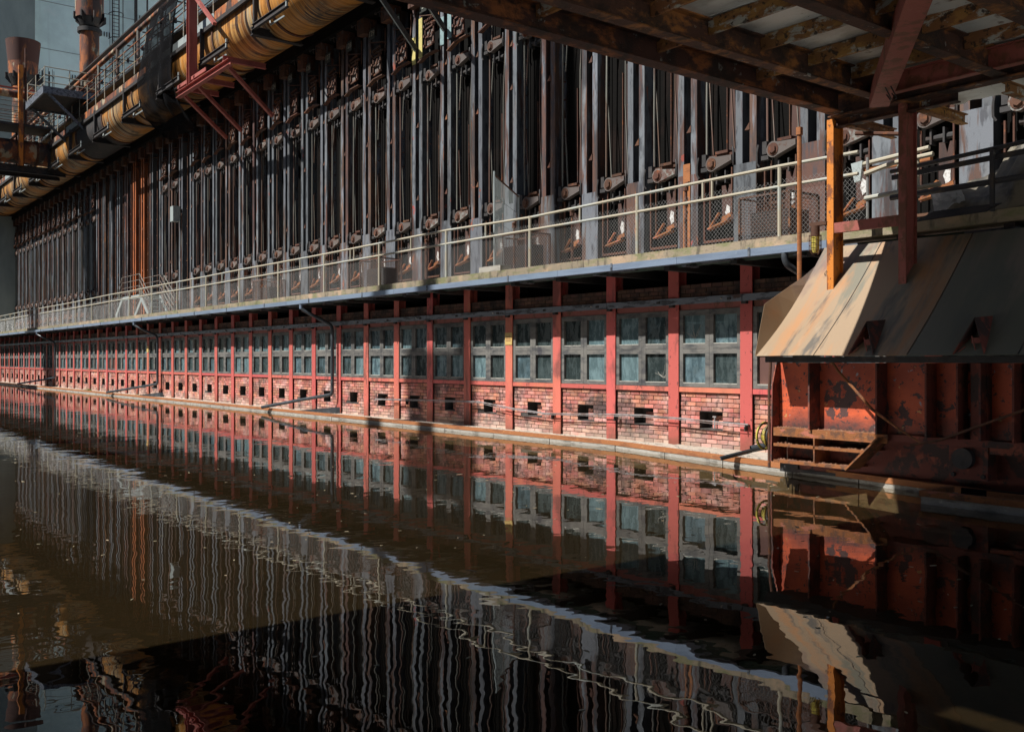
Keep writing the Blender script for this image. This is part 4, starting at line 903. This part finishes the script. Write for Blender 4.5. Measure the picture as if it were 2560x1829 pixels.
# ================================================================== TOWER BEHIND
tw = thing('coal_tower', 'huge pale blue-grey concrete coal tower behind the gas main', 'tower', (-100, 25, 0))
MB().box(-118,-89.6,17.7,42,0,75).build('tower_body', m_towerconc, tw)
MB().box(-118,-88.6,14.95,17.68,0,75).build('stair_shaft', m_towergrey, tw)
q = MB(); q.box(-89.1,-88.58,14.72,14.93,0,75); q.build('sunlit_edge', m_white, tw)  # white strip, the shaft's sunlit corner put into its colour
for z in [8+4.05*i for i in range(14)]:
    MB().box(-89.598,-89.575,17.75,42,z,z+.05).build('pour_seam', m_towerseam, tw)
for i, (y, z) in enumerate(((21.4,34.0),(23.0,30.3),(26.5,32.4),(28.6,28.0),(30.5,33),(20.6,26),(30.0,30.6))):
    q = MB()
    for j in range(5): q.box(-89.59,-89.5,y+.22*j,y+.22*j+.06,z,z+.4)
    q.build('rebar_stubs', m_darkiron, tw)
MB().box(-200,-121,10,13,0,60).build('annex', m_towerconc, tw) if False else None
ox = thing('far_building', 'blue-grey building beyond the stair shaft at the left edge', 'building', (-150, 20, 0))
MB().box(-170,-124,12,30,0,70).build('wall', m_towerconc, ox)
def ladder(y, z0, z1, label, rad=.55):
    t = thing('cage_ladder', label, 'ladder', (-89.3, y, z0), 'caged ladders on the tower'); x = -89.0; q = MB()
    for s_ in (-.28,.28): q.tube([(x,y+s_,z0),(x,y+s_,z1)], .05, 6)
    z = z0
    while z < z1: q.tube([(x,y-.28,z),(x,y+.28,z)], .025, 5); z += .33
    q.build('ladder_rungs', m_darkiron, t); q = MB()
    z = z0 + 2
    while z < z1:
        q.tube([(x+rad*1.9*math.sin(a)*.9, y+rad*math.cos(a)*1.1, z) for a in [math.pi*i/10 for i in range(11)]], .035, 5); z += 2.2
    for i in range(1,10,2): a = math.pi*i/10; q.tube([(x+rad*1.71*math.sin(a), y+rad*1.1*math.cos(a), z0+2),(x+rad*1.71*math.sin(a), y+rad*1.1*math.cos(a), z1)], .022, 5)
    q.build('ladder_cage', m_darkiron, t)
ladder(24.3, 17, 46, 'tall dark caged ladder on the tower face right of the tall stack'); ladder(18.6, 17, 26.2, 'short dark caged ladder on the tower face beside the funnel-topped stack')
MB_ = MB(); MB_.beam((-88.9,26.0,17),(-88.9,26.0,46),.22,.22); MB_.beam((-88.9,27.0,17),(-88.9,27.0,46),.12,.12); tag(MB_.build('cable_riser', m_darkiron), 'pair of dark risers on the tower beside the tall ladder', 'pipe')
oh = thing('sky_blocker', 'unseen dark block added behind the viewer to cut low skylight', 'building', (-40, -32, 0))
MB().box(-71,60,-46,-32,0,35).build('blocker_body', m_ground, oh)  # unseen block, added to hide low sky and deepen the shade
# unseen hall and trestle, added behind the viewer to cast shadows on the wall
hb = thing('shadow_hall', 'unseen block added behind the viewer to shade the far wall', 'building', (-95, -24, 0))
MB().box(-125,-72.5,-34,-20,0,41.2).build('blocker_body', m_conc, hb)
tr_ = thing('shadow_trestle', 'unseen trestle added behind the viewer to cast the wall shadow', 'trestle', (-26.6, -8, 0))
for s_ in (-1, 1):
    MB().beam((-26.7+s_*2.6,-8,0),(-26.7+s_*.45,-8,41),.62,.5,(0,1,0)).build('trestle_leg', m_steel, tr_)
MB().box(-28.3,-25.2,-8.3,-7.7,27.3,28.6).build('trestle_gallery', m_steel, tr_)
for z in (12, 20, 34): MB().box(-28.0,-25.5,-8.1,-7.9,z,z+.35).build('trestle_tie', m_steel, tr_)

# ================================================================== OVERHEAD PLATFORM ON THE RIGHT
dk = thing('overhead_platform', 'rusty overhead steel platform on posts standing in the sheet roof of the machine', 'platform', (-7.9, 11.9, 2.6))
DZ = 5.05
BX = [-7.80, -7.03, -5.58, -4.51, -3.1, -2.0]
Y0, Y1 = -4.3, 11.72
for i, x in enumerate(BX):
    MB().ibeam((x, Y0, DZ+.15), (x, Y1, DZ+.15), .17 if i else .20, .30, .014, .018).build('main_beam', m_deckbeam, dk)
q = MB(); q.ibeam((-7.95, 11.80, DZ+.13), (-1.9, 11.80, DZ+.13), .2, .32, .014, .02); q.build('end_beam', m_deckbeam, dk)
MB().ibeam((-7.0, 11.42, DZ+.14), (-1.9, 11.42, DZ+.14), .12, .26, .012, .016).build('end_beam', m_deckred, dk)
for i, (a, b) in enumerate(zip(BX, BX[1:])):
    y = 11.75 - (.9 if i else 1.80); st_ = 1.8 if i == 0 else .9
    while y > Y0 + .5:
        q = MB(); q.prism([(a+.02,y-.03,DZ+.14),(a+.02,y-.04,DZ+.31),(a+.02,y+.025,DZ+.31),(a+.02,y+.008,DZ+.14)], (b-a-.04,0,0))
        if y > 2: q.build('purlin', m_purlin, dk)
        elif abs(y % 1.8) < .95: q.build('purlin', m_purlin, dk)
        y -= st_
    y = 11.7
    while y > Y0:
        w = 1.8; sag = rr.uniform(-.01,.01)
        def pf_(u, v): 
            X = a + .006 + (b-a-.012)*u; Yv = y - w*v + .004
            return (X, Yv, DZ + .325 + sag + .012*noise.noise((X*3, Yv*2, 1)) - .012*math.sin(math.pi*u))
        q = MB()
        if i == 3 and -1 < y < 1:
            MB().box(a+.006,a+.45,y-.33,y,DZ+.325,DZ+.335).build('deck_plate', m_deckplate, dk); MB().box(b-.35,b-.006,y-.33,y,DZ+.325,DZ+.335).build('deck_plate', m_deckplate, dk); y -= .34
        if y > 0: q.grid(pf_, 8, 10, th=.01)
        else: q.box(a+.006,b-.006,y-w+.004,y-.004,DZ+.325,DZ+.335)
        q.build('deck_plate', m_deckplate, dk); y -= w
MB().beam((-6.98,11.40,DZ-.02),(-4.55,8.15,DZ+.02),.24,.22).build('diagonal_brace', m_deckred, dk)
p1 = MB(); p1.box(-8.03,-7.925,11.80,11.82,2.45,DZ-.03); p1.box(-7.985,-7.965,11.82,12.02,2.45,DZ-.03); p1.box(-8.03,-7.925,12.02,12.04,2.45,DZ-.03); p1.build('platform_post', m_deckorange, dk)
p2 = MB(); p2.box(-6.945,-6.84,11.80,11.82,2.45,DZ-.03); p2.box(-6.90,-6.88,11.82,12.06,2.45,DZ-.03); p2.box(-6.945,-6.84,12.06,12.08,2.45,DZ-.03); p2.build('platform_post', m_deckred, dk)
for x0, x1 in ((-7.90,-7.86),(-6.82,-6.78)): pass
MB().box(-7.93,-6.94,11.81,11.88,3.42,3.56).build('post_tie', m_deckred, dk)
MB().ibeam((-8.0,11.92,DZ-.06),(-6.2,11.92,DZ-.06),.14,.16,.012,.016).build('head_beam', m_deckbeam, dk)
for x in (-7.75,-6.7,-5.6,-4.5,-3.4): MB().ibeam((x,11.9,4.96),(x+.03,13.0,4.94),.10,.14,.01,.014).build('outrigger', m_purlin, dk)
q = MB(); n = 60; top = []; 
for i in range(n+1):
    x = -6.6 + 4.6*i/n; top.append((x, 12.2 + .32 + .14*noise.noise((x*5,0,0)) + .06*noise.noise((x*17,3,0))))
for (xa, ya), (xb, yb) in zip(top, top[1:]): q.prism([(xa,11.9,5.14),(xb,11.9,5.14),(xb,yb,5.05),(xa,ya,5.05)], (0,0,.012))
q.build('torn_plate', m_deckplate, dk)
MB().tube([(-7.9,12.3,4.88),(-7.35,12.5,4.80)], .03, 8).build('loose_pipe', m_rust, dk)
for x, y in ((-7.7,-3.9),(-2.5,-3.9),(-2.1,11.9)): MB().box(x-.1,x+.1,y-.12,y+.12,-.3,DZ).build('platform_post', m_deckred, dk)
q = MB()
for px in (-6.97,-6.9): q.tube([(px+.5,10.6,5.04),(px+.55,10.75,4.8),(px+.45,10.9,4.83),(px+.3,11.0,5.0)], .008, 5)
q.build('wire_loop', m_darkiron, dk)
pl = MB(); pl.tube([(-8.63,12.0,2.3),(-8.63,12.0,5.0)], .034, 9); pl.tube([(-8.63,12.0,4.95),(-8.63,12.0,5.06)], .05, 9)
tag(pl.build('rusty_pole', m_rail_rust), 'thin rusty vertical pole just left of the orange deck post', 'pole')

# ================================================================== THE MACHINE WITH THE SHEET ROOF
mc = thing('charging_machine', 'orange-red ribbed machine body under a sloping tan sheet roof at the right', 'machine', (-6.5, 11.4, .1))
def roof(x, t):
    """t 0..1 up the slope"""
    left = max(0, min(1, (-7.75 - x)/.73))
    z = 1.70 + 1.60*t - .06*math.sin(math.pi*t)*(1) - .05*left*math.sin(math.pi*t)
    return Vector((x, 10.80 + 1.60*t, z + .012*noise.noise((x*1.1, t*1.6, 0))))
sx = [-8.48,-7.55,-6.25,-4.95,-3.6,-2.2]
for a, b in zip(sx, sx[1:]):
    q = MB(); q.grid(lambda u, v: roof(a+.004+(b-a-.006)*u, v), 8, 14, th=.009); q.build('roof_sheet', m_hopper if b < -6 else m_hopper_grey, mc)
for x in sx[1:-1]:
    q = MB(); q.grid(lambda u, v: roof(x-.004+.008*u, v) + Vector((0,-.004,.006)), 1, 14); q.build('seam_strip', m_darkiron, mc)
q = MB()
q = MB()
cr_ = [roof(-8.48, t) for t in (0,.12,.25,.4,.55,.7,.85)]
out_ = [Vector(p) for p in ((-8.485,10.79,1.70),(-8.53,10.95,2.07),(-8.565,11.10,2.43),(-8.56,11.38,2.57),(-8.55,11.66,2.71),(-8.53,11.94,2.85),(-8.50,12.22,2.99))]
for i in range(6):
    a, b, c, d = cr_[i], cr_[i+1], out_[i+1], out_[i]; nrm = Vector((.006,-.003,.0))
    q.add([a,b,c,d,a+nrm,b+nrm,c+nrm,d+nrm], [(0,1,2,3),(7,6,5,4),(2,3,7,6),(0,1,5,4)])
q.build('side_flap', m_hopper, mc)
for cx, s_ in ((-6.86,1.0),(-5.49,1.05)):
    v = MB(); ap = Vector((cx-.005,10.93,2.13)); L_ = Vector((cx-.185*s_,10.80,1.715)); R_ = Vector((cx+.17*s_,10.80,1.715)); rb = Vector((cx+.03,11.33,2.16)); 
    th = Vector((0,.0,-.012))
    v.add([ap,L_,rb, ap+th,L_+th+Vector((.012,0,0)),rb+th], [(0,1,2),(5,4,3),(0,3,4,1),(1,4,5,2)])
    v.add([ap,R_,rb, ap+th,R_+th-Vector((.012,0,0)),rb+th], [(0,2,1),(3,4,5),(0,1,4,3),(1,2,5,4)])
    h = v.build('roof_vent', m_bodyrust, mc)
    w = MB(); w.box(cx-.05,cx+.05,10.95,11.0,1.78,1.90); w.prism([(cx-.17,10.83,1.72),(cx-.06,10.83,1.80),(cx-.17,10.85,1.72+.001)], (0,.01,-.01)); w.tube([(cx+.05,10.86,1.73),(cx-.02,10.9,1.92)], .008, 5); w.build('vent_inner', m_deckred, h)
MB().box(-8.46,-2.2,10.98,11.6,1.61,1.685).build('head_plate', m_darkiron, mc)
MB().box(-8.497,-2.2,11.36,11.40,.703,1.605).build('body_plate', m_body, mc)
RBX = [(-7.85,.28),(-6.85,.28),(-6.19,.28),(-5.80,.28),(-5.53,.24),(-5.15,.28),(-4.6,.28),(-4.1,.28),(-3.5,.28)]
for x, d in RBX: MB().box(x-.012,x+.012,11.12,11.358,.70,1.60).build('body_rib', m_bodyrust, mc)
for x in (-5.70,-5.05): MB().box(x,x+.2,11.25,11.358,.70,1.60).build('body_rib', m_bodyrust, mc)
q = MB(); q.prism([(-8.52,11.17,.22),(-8.52,11.53,.22),(-8.52,11.53,1.64),(-8.52,11.30,1.64),(-8.52,11.20,1.3)], (.022,0,0)); q.build('end_plate', m_bodyrust, mc)
MB().box(-8.46,-6.78,11.18,11.53,.665,.70).build('shelf', m_ledge_rust, mc); MB().box(-8.46,-6.72,11.165,11.18,.585,.70).build('shelf_lip', m_ledge_rust, mc)
MB().box(-6.77,-2.2,11.24,11.53,.62,.70).build('shelf', m_bodyrust, mc)
for z, b in ((.46,-6.98),(.23,-7.22)):
    MB().box(-8.46,b,11.18,11.53,z,z+.015).build('step_shelf', m_ledge_rust, mc); MB().box(-8.46,b,11.166,11.18,z-.02,z+.02).build('step_edge', m_ledge_rust, mc)
MB().box(-7.81,-7.79,11.166,11.53,.246,.664).build('step_divider', m_ledge_rust, mc)
MB().beam((-6.78,11.2,.66),(-7.24,11.2,.22),.34,.022,(0,0,1)).build('step_side', m_ledge_rust, mc)
MB().box(-8.497,-2.2,11.53,11.9,.10,.702).build('lower_body', m_bodyrust, mc)
MB().box(-8.3,-2.2,11.5,11.95,.06,.10).build('base_plate', m_darkiron, mc)
q = MB(); rs = random.Random(5)
for i in range(900):
    zc = rs.choice([.70,.70,.475,.475,.245,.245]); xb = {.70:-6.8,.475:-7.0,.245:-7.25}[zc]; x = rs.uniform(-8.44,xb-.03); y = 11.2+.3*rs.random()**.8; s_ = rs.uniform(.006,.02)
    q.add([(x-s_,y-s_,zc),(x+s_,y-s_*.5,zc),(x,y+s_,zc),(x+s_*.3,y,zc+s_*1.1)], [(0,1,3),(1,2,3),(2,0,3)])
tag(q.build('rust_flakes', m_scale, mc), kind='stuff')
br = MB(); br.box(-5.99,-5.52,11.30,11.53,.22,.62); bz = br.build('axle_box', m_bodyrust, mc)
MB().tube([(-5.79,11.22,.47),(-5.79,11.31,.47)], .125, 24).build('axle_cap', m_darkiron, bz)
for x in (-5.93,-5.57): MB().tube([(x,11.27,.27),(x,11.30,.27)], .028, 6, smooth=False).build('axle_bolt', m_darkiron, bz)
MB().box(-5.5,-4.9,11.3,11.5,.54,.62).build('axle_bracket', m_bodyrust, mc)
MB().box(-6.4,-6.0,11.45,11.53,.44,.62).build('axle_bracket', m_bodyrust, mc)
MB().tube([(-7.46,11.08,1.62),(-7.38,11.09,1.50),(-7.27,11.1,1.39),(-6.9,11.1,1.02),(-6.55,11.1,.80),(-6.25,11.1,.64)], [.016,.016,.018,.02,.014,.012], 7).build('bent_rod', m_ledge_rust, mc)
MB().tube([(-6.37,11.1,.60),(-6.0,11.08,.68),(-5.02,11.0,1.07),(-4.0,10.95,1.45)], .016, 7).build('hanging_rod', m_rust, mc)
MB().tube([(-8.56,11.2,.12),(-8.56,11.2,1.2),(-8.55,11.22,1.62)], .022, 8).build('end_pipe', m_rust, mc)
MB().box(-8.6,-8.3,11.5,11.9,.05,.2).build('foot', m_darkiron, mc)
rl_ = thing('cable_reel', 'yellow rimmed cable reel on the left end of the orange machine', 'reel', (-8.66, 11.3, .55))
def ring(x, r0, r1, w):
    q = MB(); n = 28; vs = []; fs = []
    for i in range(n):
        a = 2*math.pi*i/n
        for rad, dx in ((r1,-w),(r1,w),(r0,w),(r0,-w)): vs.append((x+dx, 11.32+rad*math.cos(a), .555+rad*math.sin(a)))
    for i in range(n):
        j = (i+1) % n
        for k in range(4): fs.append((i*4+k, i*4+(k+1)%4, j*4+(k+1)%4, j*4+k))
    q.add(vs, fs); return q
ring(-8.72,.175,.205,.012).build('reel_rim', m_yellowreel, rl_); ring(-8.60,.165,.195,.012).build('reel_rim', m_yellowreel, rl_)
MB().tube([(-8.71,11.32,.555),(-8.60,11.32,.555)], .12, 20).build('reel_drum', m_darkiron, rl_); ring(-8.66,.115,.15,.01).build('reel_rim', m_yellowreel, rl_)
# caged lamp
lp = thing('caged_lamp', 'yellow glass bulkhead lamp in a rusty wire cage beside the orange post', 'lamp', (-8.22, 11.8, 3.15))
MB().box(-8.3,-8.03,11.78,11.86,3.55,3.60).build('lamp_arm', m_rust, lp)
MB().tube([(-8.22,11.8,3.40),(-8.22,11.8,3.55)], .065, 10).build('lamp_cap', m_rust, lp); MB().tube([(-8.22,11.8,3.17),(-8.22,11.8,3.22),(-8.22,11.8,3.40)], [.04,.06,.06], 14).build('lamp_glass', m_lampglass, lp)
q = MB()
for i in range(8): a = i*math.pi/4; q.tube([(-8.22+.085*math.cos(a),11.8+.085*math.sin(a),3.42),(-8.22+.085*math.cos(a),11.8+.085*math.sin(a),3.2),(-8.22+.04*math.cos(a),11.8+.04*math.sin(a),3.14)], .004, 4)
for z in (3.2,3.27,3.34,3.41): q.tube([(-8.22+.086*math.cos(a),11.8+.086*math.sin(a),z) for a in [2*math.pi*i/16 for i in range(17)]], .004, 4)
q.build('lamp_cage', m_rust, lp)
# last drainpipe, its end cut open over the pool
t = thing('broken_drainpipe', 'black drainpipe with a cut open end reaching over the rail beside the machine', 'drainpipe', (-9.1, 12.9, .3))
MB().tube(curve([(-9.3,12.56,3.33),(-9.3,12.56,3.15),(-9.0,13.2,2.75),(-9.0,13.28,2.4),(-9.0,13.28,.55),(-9.05,12.6,.42),(-9.5,11.98,.27)]), .055, 12, caps=False).build('pipe', m_blackpipe, t)
q = MB(); n = 9; A = Vector((-9.5,11.98,.27)); B = Vector((-9.80,11.62,.15)); d = (B-A).normalized(); s1_ = d.cross(Vector((0,0,1))).normalized(); u1 = s1_.cross(d)
def half(u, v): a = math.pi + math.pi*u; return A + (B-A)*v + (s1_*math.cos(a) + u1*math.sin(a))*.055
q.grid(half, 12, 1, th=.005); q.build('half_pipe', m_blackpipe, t)
# open trough in the foreground corner
tg = thing('concrete_trough', 'rust-rimmed concrete trough edge standing in the pool at the right corner', 'trough', (-4, 10.6, -.3))
x = -5.86
for w in (1.5,1.5,1.6): MB().box(x+.004,x+w-.004,10.42,10.54,-.3,.085).build('trough_stone', m_conc, tg); x += w
MB().box(-5.87,-1.2,10.405,10.50,.088,.155).build('trough_rim', m_ledge_rust, tg); MB().box(-5.87,-5.79,10.502,11.05,.088,.155).build('trough_rim', m_ledge_rust, tg)
MB().box(-5.86,-5.75,10.545,11.05,-.3,.085).build('trough_stone', m_conc, tg); MB().box(-5.74,-1.2,10.55,11.1,-.28,-.2).build('trough_floor', m_soot_shade, tg)
MB().box(-5.74,-1.2,11.1,11.14,-.3,.14).build('trough_back', m_soot_shade, tg)
# tarpaulin heap
q = MB()
def tf(u, v):
    x = -7.05 + 4.2*u; hgt = .36 + .62*min(1,u*2.4) + .34*min(1, max(0,(u-.25)*9))
    prof = math.sin(math.pi*min(1, v*1.06))**.62 if v < .94 else 0
    y = 12.68 + 1.5*v
    f = .24*noise.noise((x*2.2+v*2.4, v*2.2, 4)) + .12*abs(noise.noise((x*4.2-v*5, v*5, 9))) + .035*abs(noise.noise((x*9, v*12, 2)))
    return (x + .10*noise.noise((x*3, v*4, 7)), y - .05*noise.noise((x*5,v*3,1)), 3.60 + max(0, hgt*prof + f*prof*1.5))
q.grid(tf, 90, 46, th=.01); tp = tag(q.build('tarpaulin', m_tarp), 'heap of dark crumpled tarpaulin on the walkway behind the dark handrail', 'tarpaulin')
q = MB()
def pf2(u, v): x = -6.98 + .42*u + .05*v; return (x, 12.66 + .06*v + .02*noise.noise((u*4,v*4,0)), 3.96 - .34*v*(1-.5*u) + .05*noise.noise((u*5,v*5,3)))
q.grid(pf2, 14, 14, th=.004); tag(q.build('plastic_sheet', m_plastic, tp), 'torn translucent grey plastic')
# pale trough bracket on the walkway behind the posts
t = thing('pipe_trough', 'pale pipe end and rusty trough above the walkway between the deck posts', 'pipe', (-8.2, 13.4, 4.5))
MB().tube([(-8.6,13.4,4.66),(-7.4,13.4,4.74)], .035, 8).build('pipe', m_handrail, t); MB().box(-8.5,-7.4,13.42,13.5,4.56,4.62).build('rusty_edge', m_rail_rust, t)
q = MB(); q.prism([(-8.66,13.36,4.70),(-8.46,13.36,4.72),(-8.50,13.36,4.42),(-8.60,13.36,4.40)], (0,.05,0)); q.build('pale_plate', m_galv, t)
